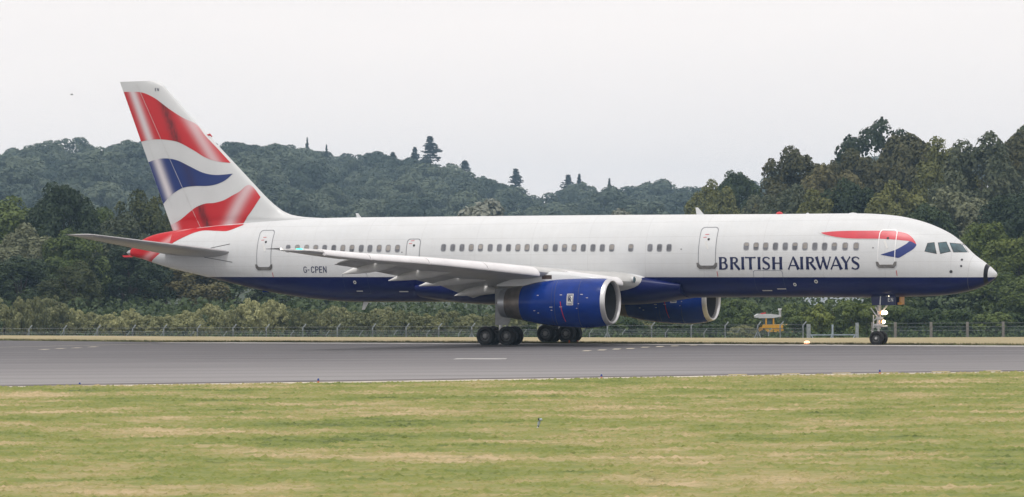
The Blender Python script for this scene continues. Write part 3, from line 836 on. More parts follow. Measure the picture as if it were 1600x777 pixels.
def rot_xz(P, piv, ang, dx=0, dz=0):
    ca, sa = math.cos(ang), math.sin(ang)
    return [(piv[0] + (x - piv[0]) * ca - (z - piv[1]) * sa + dx, piv[1] + (x - piv[0]) * sa + (z - piv[1]) * ca + dz) for x, z in P]
def slat_section(y, th=20, dx=.16, dz=-.10):
    """drooped leading-edge slat: a rounded shell standing ahead of the wing"""
    c = LEx(y) - TEx(y); le, z = LEx(y), LEz(y) - .02
    h = float(np.interp(y, [2.5, 6, 8.8, 13, 16, 18.4], [.42, .46, .42, .32, .29, .26])) / 2
    x0 = le - .04
    k = h / .16
    out = [(x0 - .09 * c - .12, z + h * 1.30)]
    out += [(x0 + a * k, z + b * h) for a, b in ((-.16, 1.08), (-.06, .90), (.02, .62), (.08, .28), (.125, -.10), (.15, -.48), (.155, -.80), (.14, -.98), (.11, -1.04))]
    out += [(x0 + a * k, z + b * h) for a, b in ((.02, -.92), (-.06, -.80), (-.02, -.35), (-.06, .25), (-.20, .75))]
    return out
def flap_section(y, frac, defl, dx, dz, tsc=1.0, base=None):
    te = TEx(y); c = LEx(y) - te; inc = R(INC(y))
    cf = c * frac
    x0, z0 = te + cf, LEz(y) - (c - cf) * math.sin(inc) + .012 * c
    P = []
    n = 10
    for k in range(n + 1):
        s_ = 1 - (.5 - .5 * math.cos(math.pi * k / n)); t_ = .16 * tsc * (math.sqrt(s_) * 1.48 - .63 * s_ - 1.75 * s_**2 + 1.4 * s_**3 - .5 * s_**4) * cf
        P.append((x0 - s_ * cf, z0 + t_ * .6))
    for k in range(1, n):
        s_ = (.5 - .5 * math.cos(math.pi * k / n)); t_ = .16 * tsc * (math.sqrt(s_) * 1.48 - .63 * s_ - 1.75 * s_**2 + 1.4 * s_**3 - .5 * s_**4) * cf
        P.append((x0 - s_ * cf, z0 - t_ * .45))
    return rot_xz(P, (x0, z0), R(defl), dx, dz)
def canoe(name, y, x_tip, z_tip, length, w, h, parent, sgn, rise=.12, mat='fairing'):
    """flap track fairing: pointed tail, flat keel, deep body closing into the wing"""
    prof = [(0, .05), (.06, .20), (.16, .46), (.30, .78), (.46, 1.0), (.64, 1.0), (.82, .80), (.94, .45), (1.0, .06)]
    V, n = [], 18
    for t, s_ in prof:
        zb_ = z_tip + rise * t ** 2.5 * length / 2
        for k in range(n):
            th = 2 * math.pi * k / n
            V.append((x_tip + t * length, sgn * y + math.cos(th) * w / 2 * min(1, s_ * 1.2), zb_ + h * s_ / 2 + math.sin(th) * h / 2 * s_))
    F = grid_faces(len(prof), n, True) + [tuple(range(n))[::-1], tuple((len(prof) - 1) * n + k for k in range(n))]
    return mesh(name, V, F, M[mat], parent, True, 60)

nav_green = emit('green_navigation_light', (0.02, 1.0, 0.45), 2.2)
nav_white = emit('white_light', (1.0, 0.95, 0.85), 8.0)
nav_red = emit('red_navigation_light', (1.0, 0.08, 0.03), 4.0)
lamp_warm = emit('landing_lamp', (1.0, 0.86, 0.60), 8.0)
lamp_halo = emit('lamp_halo_glow', (1.0, 0.42, 0.10), 1.6)  # orange halo round the lamps, painted as a glowing ring

def make_wing(sgn):
    ys = [0.6, 2.0, 2.6, 4, 6, 7, 8.5, 10, 12, 14.3]
    w = loft_y('wing', ys, [section(y, 0.0, .80) for y in ys], M['wing_grey'], jet, sgn)
    ys = [14.3, 15.5, 17, 18.4]
    loft_y('outer_wing', ys, [section(y, 0, 1.0) for y in ys], M['wing_grey'], w, sgn)
    # rounded tip with its lamps
    S0 = section(18.4)
    c0 = np.mean(np.array(S0), axis=0)
    ysT, secsT = [18.4, 18.75, 18.95, 19.05], []
    for y, k in zip(ysT, (1, .93, .75, .35)):
        S = section(y); cc = (LEx(y) - (LEx(y) - TEx(y)) * .55, LEz(y) + .03)
        secsT.append([(cc[0] + (p[0] - cc[0]) * (.6 + .4 * k), cc[1] + (p[1] - cc[1]) * k) for p in S])
    loft_y('wing_tip', ysT, secsT, M['gear_light'], w, sgn)
    q = MB(); q.lathe([(-.20, .02), (-.12, .045), (.05, .055), (.15, .04), (.2, .01)], (-3.05, sgn * 18.99, 4.66), 'x', 12); q.build('navigation_light', nav_green if sgn < 0 else nav_red, w)
    q = MB(); q.lathe([(-.06, .01), (0, .03), (.06, .01)], (-4.0, sgn * 19.0, 4.70), 'x', 10); q.build('strobe_light', nav_white, w)
    q = MB(); q.tube([(-4.0, sgn * 19.0, 4.70), (-4.75, sgn * 19.0, 4.70)], [.045, .012], 6); q.build('static_wick', M['dark'], w)
    for a, b in ((7.45, 10.15), (10.2, 13.15), (13.2, 16.1), (16.15, 18.35)):
        ys = list(np.linspace(a, b, 6)); loft_y('slat', ys, [slat_section(y) for y in ys], M['slat'], w, sgn, 50)
    ys = list(np.linspace(2.9, 5.7, 5)); loft_y('slat', ys, [slat_section(y, 16, .12, -.06) for y in ys], M['slat'], w, sgn, 50)
    # flaps, run out for take-off
    for a, b in ((2.05, 5.9), (6.6, 14.25)):
        ys = list(np.linspace(a, b, 8))
        f_ = loft_y('flap', ys, [flap_section(y, .20, 12, -.12, -.05) for y in ys], M['flap'], w, sgn)
        loft_y('aft_flap', ys, [flap_section(y, .085, 22, -.26, -.17) for y in ys], M['flap'], f_, sgn)
    ys = [5.95, 6.55]; loft_y('inboard_aileron', ys, [section(y, .79, 1.0, 8) for y in ys], M['wing_grey'], w, sgn)
    canoe('flap_track_fairing', 12.4, -4.22, 3.53, 3.2, .34, .56, w, sgn, .30)
    canoe('flap_track_fairing', 9.35, -3.28, 3.20, 3.6, .42, .62, w, sgn, .26)
    canoe('flap_track_fairing', 6.4, -3.08, 2.93, 3.6, .46, .62, w, sgn, .14)
    canoe('flap_track_fairing', 4.0, -2.3, 2.44, 2.4, .40, .50, w, sgn, .12)
    # root glove with landing light
    V = []
    GX = np.linspace(2.0, 7.2, 24)
    for x in GX:
        t = (7.2 - x) / 5.2; e = math.sin(min(1, t * 1.9) * math.pi / 2) ** .8
        for k in range(20):
            th = 2 * math.pi * k / 20
            V.append((x, sgn * (1.55 + (.55 + .55 * t) * e * max(math.cos(th), -.4) + .2 * e), 3.17 + .10 * (1 - t) + (.32 * e + .05) * math.sin(th)))
    F = grid_faces(24, 20, True) + [tuple(range(20))[::-1], tuple(23 * 20 + k for k in range(20))]
    mesh('wing_root_fairing', V, F if sgn < 0 else [f[::-1] for f in F], M['white'], w, True, 60)
    q = MB(); q.lathe([(0, .0), (.04, .10), (0, .16), (-.08, .17)], (6.62, sgn * 2.42, 3.20), 'x', 16, [0, 0, 1]); q.build('landing_light', [M['cockpit'], M['gear_light']], w)
    return w
make_wing(-1); make_wing(1)

# ------------------------------------------------------------------ tailplane
def tail_section(y):
    t = (y - .5) / 7.1
    le, te = -15.85 - 5.05 * t, -20.55 - 1.85 * t
    c = le - te; z0 = 4.62 + 1.0 * t
    P = []
    n = 14
    up, lo = [], []
    for k in range(n + 1):
        s_ = .5 - .5 * math.cos(math.pi * k / n)
        h = 5 * .095 * (.2969 * math.sqrt(s_) - .1260 * s_ - .3516 * s_**2 + .2843 * s_**3 - .1036 * s_**4) * c
        up.append((le - s_ * c, z0 + h * .75)); lo.append((le - s_ * c, z0 - h * 1.1))
    return up[::-1] + lo[1:]
for sgn in (-1, 1):
    ys = [.5, 1.2, 2, 3.5, 5, 6.5, 7.2]
    tp = loft_y('tailplane', ys, [tail_section(y) for y in ys], M['tail_grey'], jet, sgn)
    ys2, S2 = [7.2, 7.45, 7.58, 7.63], []
    for y, k in zip(ys2, (1, .9, .6, .2)):
        S = tail_section(y); cz = np.mean([p[1] for p in S]); S2.append([(p[0] if k > .5 else -21.8 + (p[0] + 21.8) * .8, cz + (p[1] - cz) * k) for p in S])
    loft_y('tailplane_tip', ys2, S2, M['gear_light'], tp, sgn)
    # elevator gap under the skin
    V, F = [], []
    for y in (1.3, 7.1):
        S = tail_section(y); t = (y - .5) / 7.1
        le, te = -15.85 - 5.05 * t, -20.55 - 1.85 * t
        xx = te + (le - te) * .28
        zz = min(p[1] for p in S if abs(p[0] - xx) < .25)
        V += [(xx - .02, sgn * y, zz - .006), (xx + .02, sgn * y, zz - .006)]
    mesh('elevator_hinge', V, [(0, 1, 3, 2)], M['dark'], tp, False)
for z0, x0, x1 in ((5.02, -17.6, -16.4), (4.30, -18.0, -16.2)):
    mesh('trim_slot', [side(x0, z0 + (.15 if z0 < 5 else -.1), .012), side(x1, z0 - (.12 if z0 < 5 else -.1), .012), side(x1, z0 + .03 - (.12 if z0 < 5 else -.1), .012), side(x0, z0 + .03 + (.15 if z0 < 5 else -.1), .012)], [(0, 1, 2, 3)], M['dark'], fus, False)

# ------------------------------------------------------------------ engines
EY, EXF = 6.62, 7.24
nr = pchip([1.5, 1.8, 2.64, 3.5, 4.86, 5.9, 6.7, 7.24], [.64, .70, .85, 1.03, 1.165, 1.195, 1.15, 1.06])
nzc = pchip([1.5, 2.64, 3.5, 5.9, 7.24], [2.10, 2.11, 2.12, 2.10, 2.155])
def make_engine(sgn):
    def band(xa, xb, n, fr=lambda x: nr(x)):
        V = []
        for x in np.linspace(xa, xb, n):
            for k in range(56):
                th = 2 * math.pi * k / 56
                V.append((x, sgn * EY + fr(x) * math.cos(th), nzc(x) + fr(x) * math.sin(th)))
        return V, grid_faces(n, 56, True)
    cow = mesh('engine', *band(2.72, 7.035, 40), M['blue'], jet, True, 60)
    mesh('exhaust_duct', *band(1.86, 2.72, 8), M['steel'], cow, True, 60)
    mesh('exhaust_nozzle', *band(1.50, 1.86, 6, lambda x: nr(x) + .012), M['steel2'], cow, True, 60)
    q = MB(); q.lathe([(1.52, .63), (1.75, .60), (2.3, .60), (2.3, .3), (1.3, .12), (1.1, 0)], (0, sgn * EY, 2.105), 'x', 32); q.build('exhaust_cone', M['steel'], cow)
    # inlet lip rolled inward, duct, fan, spinner
    zc = nzc(7.1)
    lip = [(7.03, nr(7.03) + .004), (7.06, nr(7.06) + .004), (7.12, 1.085), (7.20, 1.06), (7.24, 1.03), (7.25, 1.0), (7.225, .965), (7.14, .945), (7.02, .935)]
    q = MB(); q.lathe(lip, (0, sgn * EY, zc), 'x', 64); q.build('inlet_lip', M['alu'], cow, True, 80)
    q = MB(); q.lathe([(7.03, .936), (6.4, .93), (5.9, .95)], (0, sgn * EY, zc), 'x', 48); q.build('inlet_duct', M['duct'], cow, True, 80)
    q = MB()
    for k in range(33):
        a = 2 * math.pi * k / 33
        P = []
        for rr, tw in ((.25, .10), (.6, .14), (.93, .17)):
            for s_ in (-1, 1):
                a2 = a + s_ * tw * .5 / rr
                P.append((5.95 + s_ * tw * .45, sgn * EY + rr * math.cos(a2), zc + rr * math.sin(a2)))
        q.add(P, [(0, 1, 3, 2), (2, 3, 5, 4)])
    q.lathe([(5.8, .94), (5.8, .0)], (0, sgn * EY, zc), 'x', 32)
    q.build('fan', M['fan'], cow)
    q = MB(); q.lathe([(5.95, .28), (6.2, .22), (6.45, .10), (6.52, 0)], (0, sgn * EY, zc), 'x', 24); q.build('spinner', M['dark'], cow)
    # pylon
    V, PX = [], [1.2, 2.2, 3.3, 4.2, 5.2, 6.0, 6.5, 6.9]
    top = [3.0, 3.35, 3.62, 3.62, 3.55, 3.44, 3.33, 3.22]; bot = [2.92, 2.92, 2.95, 3.0, 3.05, 3.05, 3.05, 3.05]; hw = [.05, .2, .27, .27, .25, .2, .13, .04]
    for x, t, b, h in zip(PX, top, bot, hw):
        V += [(x, sgn * EY - h, b), (x, sgn * EY - h, t - h * .6), (x, sgn * EY - h * .6, t - h * .15), (x, sgn * EY, t), (x, sgn * EY + h * .6, t - h * .15), (x, sgn * EY + h, t - h * .6), (x, sgn * EY + h, b)]
    F = grid_faces(len(PX), 7, True) + [tuple(range(7))[::-1], tuple((len(PX) - 1) * 7 + k for k in range(7))]
    mesh('pylon', V, F, M['white'], cow, True, 50)
    mesh('pylon_vent', [(3.68, -EY - .275, 3.25), (4.2, -EY - .275, 3.25), (4.2, -EY - .275, 3.44), (3.68, -EY - .275, 3.44)], [(0, 1, 2, 3)], M['brown'], cow, False) if sgn < 0 else None
    def nac(x, z, off):
        r = nr(x); d = z - nzc(x)
        return (x, sgn * EY - math.sqrt(max(r * r - d * d, 0)) - off, z)
    # maker's emblem: pale plate, dark frame, overlapping letters
    e = disc_rr('emblem', 5.36, 5.70, 2.01, 2.55, .03, M['fairing'], cow, .010, nac)
    e.name = 'emblem'
    e2 = ring_rr('emblem_frame', 5.385, 5.675, 2.04, 2.52, .03, .022, M['navy'], cow, .013, nac)
    V, F = [], []
    for dx, dz in ((.0, .04), (.035, -.03)):
        for P, w_ in ((line((5.46, 2.17), (5.46, 2.40)), .05), ([(5.45, 2.39), (5.53, 2.39), (5.565, 2.345), (5.53, 2.29), (5.46, 2.29)], .04), (line((5.51, 2.29), (5.58, 2.17)), .045)):
            stroke([(p[0] + dx, p[1] + dz) for p in P], w_, nac, .0135 + dx * .05, 1, V, F)
    for zz in (2.475, 2.085):
        stroke(line((5.43, zz), (5.63, zz)), .028, nac, .013, 1, V, F)
    mesh('emblem_letters', V, F, M['navy'], cow, False)
    # panel joints and small placards on the cowl
    V, F = [], []
    for x in (4.72, 5.95, 4.55):
        stroke([(x - .12 * (abs(t) ** 2), nzc(x) + nr(x) * .98 * t) for t in np.linspace(-.97, .97, 30)], .016 if x != 4.55 else .008, nac, .006, 1, V, F)
    mesh('cowl_joint', V, F, M['dark'], cow, False)
    for x, z, l in ((3.75, 2.48, .09), (4.98, 2.50, .12), (6.05, 2.52, .12), (6.35, 2.36, .10), (4.45, 1.92, .16), (4.5, 1.77, .09), (3.55, 1.75, .1), (3.75, 1.64, .09), (5.95, 2.08, .06), (5.85, 1.86, .06), (4.98, 1.93, .14)):
        V, F = [], []
        stroke(line((x, z), (x + l, z), 3), .03, nac, .012, 1, V, F)
        mesh('placard', V, F, M['wing_grey'], cow, False)
    V, F = [], []
    stroke([(5.03 + .12 * t, 2.18 - .95 * t) for t in np.linspace(0, 1, 14)], .035, nac, .0125, 1, V, F)
    mesh('cowl_mark', V, F, M['red'], cow, False)
    return cow
make_engine(-1)
cow_far = make_engine(1)
for k in range(3):
    V = [(7.05 + .03 * k, EY - 1.03 + .0 * k, 2.62 - .13 * k), (7.22, EY - .99, 2.70 - .13 * k), (7.22, EY - .99, 2.64 - .13 * k), (7.05, EY - 1.04, 2.56 - .13 * k)]
    mesh('red_stroke', [(p[0] + .03, p[1] - .06, p[2]) for p in V], [(0, 1, 2, 3)], M['red'], cow_far, False)  # short red strokes on the far inlet lip

# ------------------------------------------------------------------ landing gear
def wheel_mesh(r, w, rim_r, holes=9):
    q = MB()
    h = w / 2
    q.lathe([(-h * .62, rim_r), (-h * .95, rim_r * 1.18), (-h, r * .80), (-h * .86, r * .93), (-h * .45, r * .995), (0, r), (h * .45, r * .995), (h * .86, r * .93), (h, r * .80), (h * .95, rim_r * 1.18), (h * .62, rim_r)], (0, 0, 0), 'y', 40, 0)
    for s_ in (-1, 1):
        q.lathe([(s_ * h * .62, rim_r), (s_ * h * .72, rim_r * .96), (s_ * h * .66, rim_r * .88), (s_ * h * .40, rim_r * .80), (s_ * h * .45, rim_r * .45), (s_ * h * .72, rim_r * .36), (s_ * h * .75, .0)], (0, 0, 0), 'y', 32, [1, 1, 1, 1, 3, 3])
        for k in range(holes):
            a = 2 * math.pi * k / holes
            c = (math.cos(a) * rim_r * .63, math.sin(a) * rim_r * .63)
            P = [(c[0] + math.cos(b) * rim_r * .10, s_ * h * .46, c[1] + math.sin(b) * rim_r * .10) for b in np.linspace(0, 2 * math.pi, 8, endpoint=False)]
            P2 = [(p[0], s_ * h * .38, p[2]) for p in P]
            q.add(P + P2, [tuple(range(8))] + [(i, (i + 1) % 8, 8 + (i + 1) % 8, 8 + i) for i in range(8)], 2)
    return q.data('wheel', [M['rubber'], M['rim'], M['black'], M['hub']], True, 35)
main_wheel = wheel_mesh(.475, .36, .265)
for sgn in (-1, 1):
    y0 = sgn * 3.66
    q = MB()
    q.tube([(.02, y0, .50), (.05, y0, 1.2)], .085, 16, 1).tube([(.05, y0, 1.15), (.10, y0, 3.0)], .145, 16, 0)
    q.tube([(.05, y0, 1.7), (-.3, y0 - sgn * 1.6, 2.7)], .07, 10, 0)
    q.tube([(.22, y0, 1.25), (.42, y0, .92), (.15, y0, .62)], .04, 8, 0)
    g = q.build('main_landing_gear', [M['grey'], M['alu']], jet)
    b = MB(); b.box((.0, y0, .475), (1.35, .17, .19)).tube([(-.57, y0 - .55, .47), (-.57, y0 + .55, .47)], .06, 10).tube([(.57, y0 - .55, .47), (.57, y0 + .55, .47)], .06, 10)
    b.tube([(-.55, y0 + .1, .62), (.05, y0 + .1, .80)], .03, 8)
    b.build('bogie_beam', M['dark'], g)
    for dx in (-.57, .57):
        for dy in (-.43, .43):
            w = obj('wheel', main_wheel, g, (dx, y0 + dy, .475))
    # door panel standing beside the leg
    P = [(.05, 2.80), (.84, 2.80), (.84, 1.20), (.72, 1.03), (.05, 1.02)]
    V = [(p[0], y0 + sgn * .62, p[1]) for p in P] + [(p[0], y0 + sgn * .68, p[1]) for p in P]
    mesh('gear_door', V, [(0, 1, 2, 3, 4), (9, 8, 7, 6, 5)] + [(i, 5 + i, 5 + (i + 1) % 5, (i + 1) % 5) for i in range(5)], M['grey'], g, False)

nose_wheel = wheel_mesh(.345, .26, .19, 7)
NX_ = 18.26
q = MB()
q.tube([(NX_ - .02, 0, .34), (NX_, 0, .85)], .055, 14, 1).tube([(NX_, 0, .8), (NX_ + .06, 0, 2.4)], .10, 14, 0)
q.tube([(NX_, -.42, .345), (NX_, .42, .345)], .05, 10, 0)
q.tube([(NX_ - .12, 0, .95), (NX_ - .38, 0, .72), (NX_ - .06, 0, .46)], .035, 8, 2)
q.tube([(NX_ - .1, -.14, 1.85), (NX_ + .1, -.14, 1.45), (NX_ - .16, -.14, 1.2)], .035, 8, 2).tube([(NX_ - .22, -.1, 1.45), (NX_ - .22, -.1, .9)], .03, 8, 2)
q.tube([(NX_ - .35, -.1, 1.8), (NX_ - .02, -.1, 1.35)], .03, 8, 2).tube([(NX_ + .05, .1, 1.5), (NX_ + .8, .1, 2.4)], .045, 8, 0)
q.box((NX_ + .02, 0, .98), (.34, .42, .07), 2).box((NX_ + .05, 0, 1.3), (.26, .36, .12), 0).tube([(NX_ - .30, 0, .86), (NX_ + .45, 0, .93)], .03, 8, 2)
ng = q.build('nose_landing_gear', [M['gear_light'], M['alu'], M['white']], jet)
for dy in (-.31, .31): obj('wheel', nose_wheel, ng, (NX_, dy, .345))
for c, r_ in (((NX_ + .28, -.22, 1.56), .10), ((NX_ + .30, -.16, 1.13), .085), ((NX_ + .28, .22, 1.56), .10)):
    q = MB(); q.lathe([(-.14, .03), (-.09, r_ * .7), (-.02, r_), (.04, r_ * .85), (.09, r_ * .45), (.10, 0)], c, 'x', 16, [0, 2, 1, 1, 1]); q.build('taxi_light', [M['gear_light'], lamp_warm, lamp_halo], ng)
q = MB(); q.lathe([(-.14, .03), (-.08, .06), (.02, .075), (.05, .065), (.07, 0)], (18.92, -.55, 2.40), 'x', 14, [0, 0, 0, 1]); q.build('taxi_light', [M['gear_light'], lamp_warm], ng)
for yy, x0, x1, nm in ((-.52, 18.06, 19.30, 0), (.52, 18.06, 19.40, 1)):
    P = [(x0, 2.5), (x1, 2.5), (x1, 1.925), (x0 + .06, 1.925)]
    V = [(p[0], yy - .03, p[1]) for p in P] + [(p[0], yy + .03, p[1]) for p in P]
    d = mesh('nose_gear_door', V, [(0, 1, 2, 3), (7, 6, 5, 4)] + [(i, 4 + i, 4 + (i + 1) % 4, (i + 1) % 4) for i in range(4)], M['navy'], ng, False)
amber = NT('amber_lamplight'); amber.col((0.55, 0.26, 0.06)); amber.set(.35, .3)  # amber lamplight on the far gear door's inside, put into the colour
q = MB(); q.box((19.42, .05, 2.16), (.05, .6, .42)).box((19.42, -.28, 2.0), (.20, .06, .12)).tube([(19.4, -.2, 1.97), (19.4, -.2, 2.38)], .03, 8); q.build('lamplit_door_inner', amber.mat, ng)  # stands for the far gear door's inside as lit by the lamps
flatfn = lambda x, z, off: (x, -.552 - off, z)
small_text('gear_code', 'EN', 18.92, 2.10, .17, (0, 52), flatfn, M['white'], ng, .004)
mesh('door_hinge_strip', [flatfn(18.50, 1.94, .005), flatfn(18.55, 1.94, .005), flatfn(18.58, 2.42, .005), flatfn(18.53, 2.42, .005)], [(0, 1, 2, 3)], M['white'], ng, False)
NEAR_TREES = [  # x, y, top height, crown width, tone, label
    (-56.3, 402, 12.29, 10.7, 'mid', 'big broad leaved tree cut by the left edge of the picture'),
    (-49.39, 396, 14.17, 7.9, 'dark', 'tall dark tree with a peaked top, highest of those left of the tail'),
    (-47.44, 412, 12.02, 6.6, 'mid', 'narrow mid green tree between the peaked tree and the olive trees'),
    (-45.17, 428, 13.4, 7.9, 'olive', 'olive green tree just left of the rudder'),
    (-41.6, 432, 13.94, 7.4, 'olive', 'olive tree half hidden behind the rudder'),
    (-41.85, 386, 10.09, 8.0, 'grey', 'greyish round tree above the near tailplane'),
    (-51.33, 384, 9.15, 7.5, 'grey', 'grey green tree low at the left edge, below the tallest crown'),
    (-46.23, 378, 8.36, 7.0, 'mid', 'round green tree under the tailplane tip'),
    (-50.79, 372, 5.8, 7.4, 'dark', 'dark low tree at the far left above the scrub'),
    (-44.77, 366, 4.95, 6.2, 'olive', 'small rounded olive tree under the tailplane tip, above the scrub'),
    (-40.2, 380, 6.8, 8.6, 'dark', 'dark tree under the middle of the near tailplane'),
    (-35.16, 384, 5.65, 8.7, 'brown', 'brownish tree under the red tail cone'),
    (-30.02, 388, 4.06, 8.8, 'dark', 'dark tree under the rear cabin door'),
    (-24.76, 392, 3.0, 8.2, 'dark', 'dark tree behind the rear belly, left of the drain mast'),
    (-19.63, 394, 2.13, 7.3, 'dark', 'dark low tree behind the belly above the drain mast'),
    (28.9, 520, 17.08, 7.2, 'olive', 'small olive tree above the forward roof antenna'),
    (33.36, 532, 19.09, 7.2, 'dark', 'small dark rounded tree right of the roof antenna, against the far hill'),
    (35.24, 500, 15.01, 7.5, 'grey', 'grey green tree low over the roof between antenna and red beacon'),
    (37.25, 472, 20.21, 9.9, 'brown', 'brown tinged flat topped tree on the skyline above the red beacon'),
    (41.49, 466, 18.48, 9.3, 'brown', 'dark brown tree right of the flat topped one'),
    (34.3, 446, 14.37, 8.2, 'grey', 'greyish tree low over the roof behind the red beacon'),
    (36.88, 430, 13.19, 7.0, 'olive', 'low olive tree over the roof right of the beacon'),
    (41.3, 442, 15.18, 9.1, 'dark', 'dark green tree over the front cabin windows'),
    (46.37, 484, 20.25, 9.5, 'brown', 'brown tinged tree on the skyline just left of the airy tree'),
    (53.4, 524, 26.58, 11.6, 'sparse', 'airy dark tree with sky showing through, highest on the right'),
    (52.68, 474, 22.99, 12.3, 'brown', 'large brown olive tree just right of the airy skyline tree'),
    (45.82, 432, 14.42, 8.9, 'olive', 'olive brown tree over the front cabin door'),
    (55.29, 458, 20.27, 9.1, 'olive', 'olive crowned tree between the brown and the grey skyline trees'),
    (57.34, 440, 20.36, 10.3, 'grey', 'big grey green tree on the skyline above the nose'),
    (63.57, 452, 21.29, 8.4, 'brown', 'brownish tree at the upper right edge'),
    (68.65, 476, 23.92, 5.4, 'sparse', 'dark leafy tuft of a tree cut by the right edge at the skyline'),
    (50.58, 412, 13.14, 9.4, 'grey', 'grey leaved tree directly above the cockpit'),
    (56.36, 402, 12.87, 9.1, 'dark', 'dark tree at the right edge beside the nose'),
    (46.57, 404, 11.39, 6.9, 'dark', 'dark tree close above the cockpit roof'),
    (49.15, 376, 9.2, 7.0, 'bright', 'light green tree right above the nose cone'),
    (52.11, 370, 7.9, 7.4, 'bright', 'light green tree at the right edge in front of the nose'),
    (47.3, 352, 3.94, 7.0, 'mid', 'green tree just right of the nose cone'),
    (50.22, 348, 3.29, 6.2, 'mid', 'green bush tree at the right edge below the nose'),
    (44.6, 356, 2.69, 6.3, 'dark', 'dark green tree below the nose'),
    (40.99, 356, 2.4, 6.6, 'dark', 'dark green tree behind the fence right of the nose wheel'),
    (25.92, 384, 2.41, 8.2, 'dark', 'dark tree behind the yellow vehicle'),
    (37.21, 352, 2.24, 6.0, 'mid', 'green tree behind the nose gear'),
    (-5.87, 640, 17.5, 11.8, 'pale', 'pale silvery tree above the mid cabin roof'),
    (19.77, 600, 14.89, 9.0, 'pale', 'pale low tree over the roof, middle of the cabin'),
    (13.36, 600, 13.43, 7.5, 'pale', 'very low pale tree over the roof beside the other pale one'),
]
BUSHES = [
    (-49.4,335,1.38,3.1,'scrub'), (-46.99,329,1.7,3.7,'scrub'), (-45.55,333,1.93,2.7,'scrub'), (-44.63,336,2.08,3.1,'scrub'), (-43.38,340,1.87,4.2,'scrub'),
    (-41.71,344,0.71,3.1,'scrub'), (-39.7,340,0.47,3.7,'scrub'), (-37.63,339,0.25,2.9,'scrub'), (-36.66,344,0.65,3.3,'scrub'), (-34.96,344,0.1,3.6,'scrub'),
    (-32.24,335,0.06,3.9,'scrub'), (-31.07,345,0.42,4.2,'scrub'), (-27.68,330,1.35,4.1,'scrub'), (-25.94,336,0.93,3.1,'scrub'), (-24.42,337,1.63,3.8,'scrub'),
    (-22.53,339,1.65,3.4,'scrub'), (-20.86,340,0.73,3.8,'scrub'), (-19.21,346,0.46,4.4,'scrub'), (-16.79,343,0.96,4.0,'scrub'), (-14.51,338,0.27,4.4,'scrub'),
    (-12.4,343,0.69,4.0,'scrub'), (-9.89,329,0.63,3.6,'scrub'), (-8.02,330,0.05,4.1,'scrub'), (-5.91,331,0.55,4.0,'scrub'), (-3.97,344,0.06,3.3,'scrub'),
    (-2.15,329,0.16,2.8,'scrub'), (-0.74,344,0.1,4.0,'scrub'), (1.37,346,-0.18,4.5,'mid'), (3.53,329,-0.14,2.8,'scrub'), (5.02,331,-0.21,3.4,'scrub'),
    (7.08,345,-0.12,4.3,'mid'), (9.11,337,-0.13,3.4,'mid'), (10.93,339,-0.2,3.8,'mid'), (12.96,341,-0.03,3.6,'scrub'), (14.7,337,-0.31,3.3,'mid'),
    (16.45,338,0.28,2.8,'scrub'), (17.41,329,0.29,3.7,'mid'), (19.64,334,0.75,3.5,'mid'), (21.0,336,1.52,5.5,'mid'), (26.46,334,1.03,3.8,'mid'),
    (28.09,333,0.79,3.7,'bright'), (30.56,336,1.42,5.0,'mid'), (32.65,333,1.01,4.7,'bright'), (35.9,334,0.98,5.0,'mid'), (38.33,332,0.51,4.6,'mid'),
    (41.41,333,0.37,5.0,'mid'), (43.94,332,0.07,5.0,'mid'), (46.73,333,-0.01,5.0,'mid'), (20.83,326,-0.92,3.2,'scrub'),
]
CONIFERS = [
    (-21.81, 965, 41.22, 6.5),
    (-12.71, 975, 35.32, 5.2),
    (-26.48, 985, 39.05, 4.2),
    (-32.44, 985, 38.03, 4.2),
    (-56.75, 1000, 42.41, 2.5),
    (-51.42, 1000, 40.78, 2.3),
    (1.15, 980, 32.8, 5.2),
    (15.52, 985, 31.66, 4.6),
    (26.85, 990, 30.33, 3.2),
    (18.49, 985, 31.82, 3.9),
    (37.94, 990, 29.57, 2.8),
]

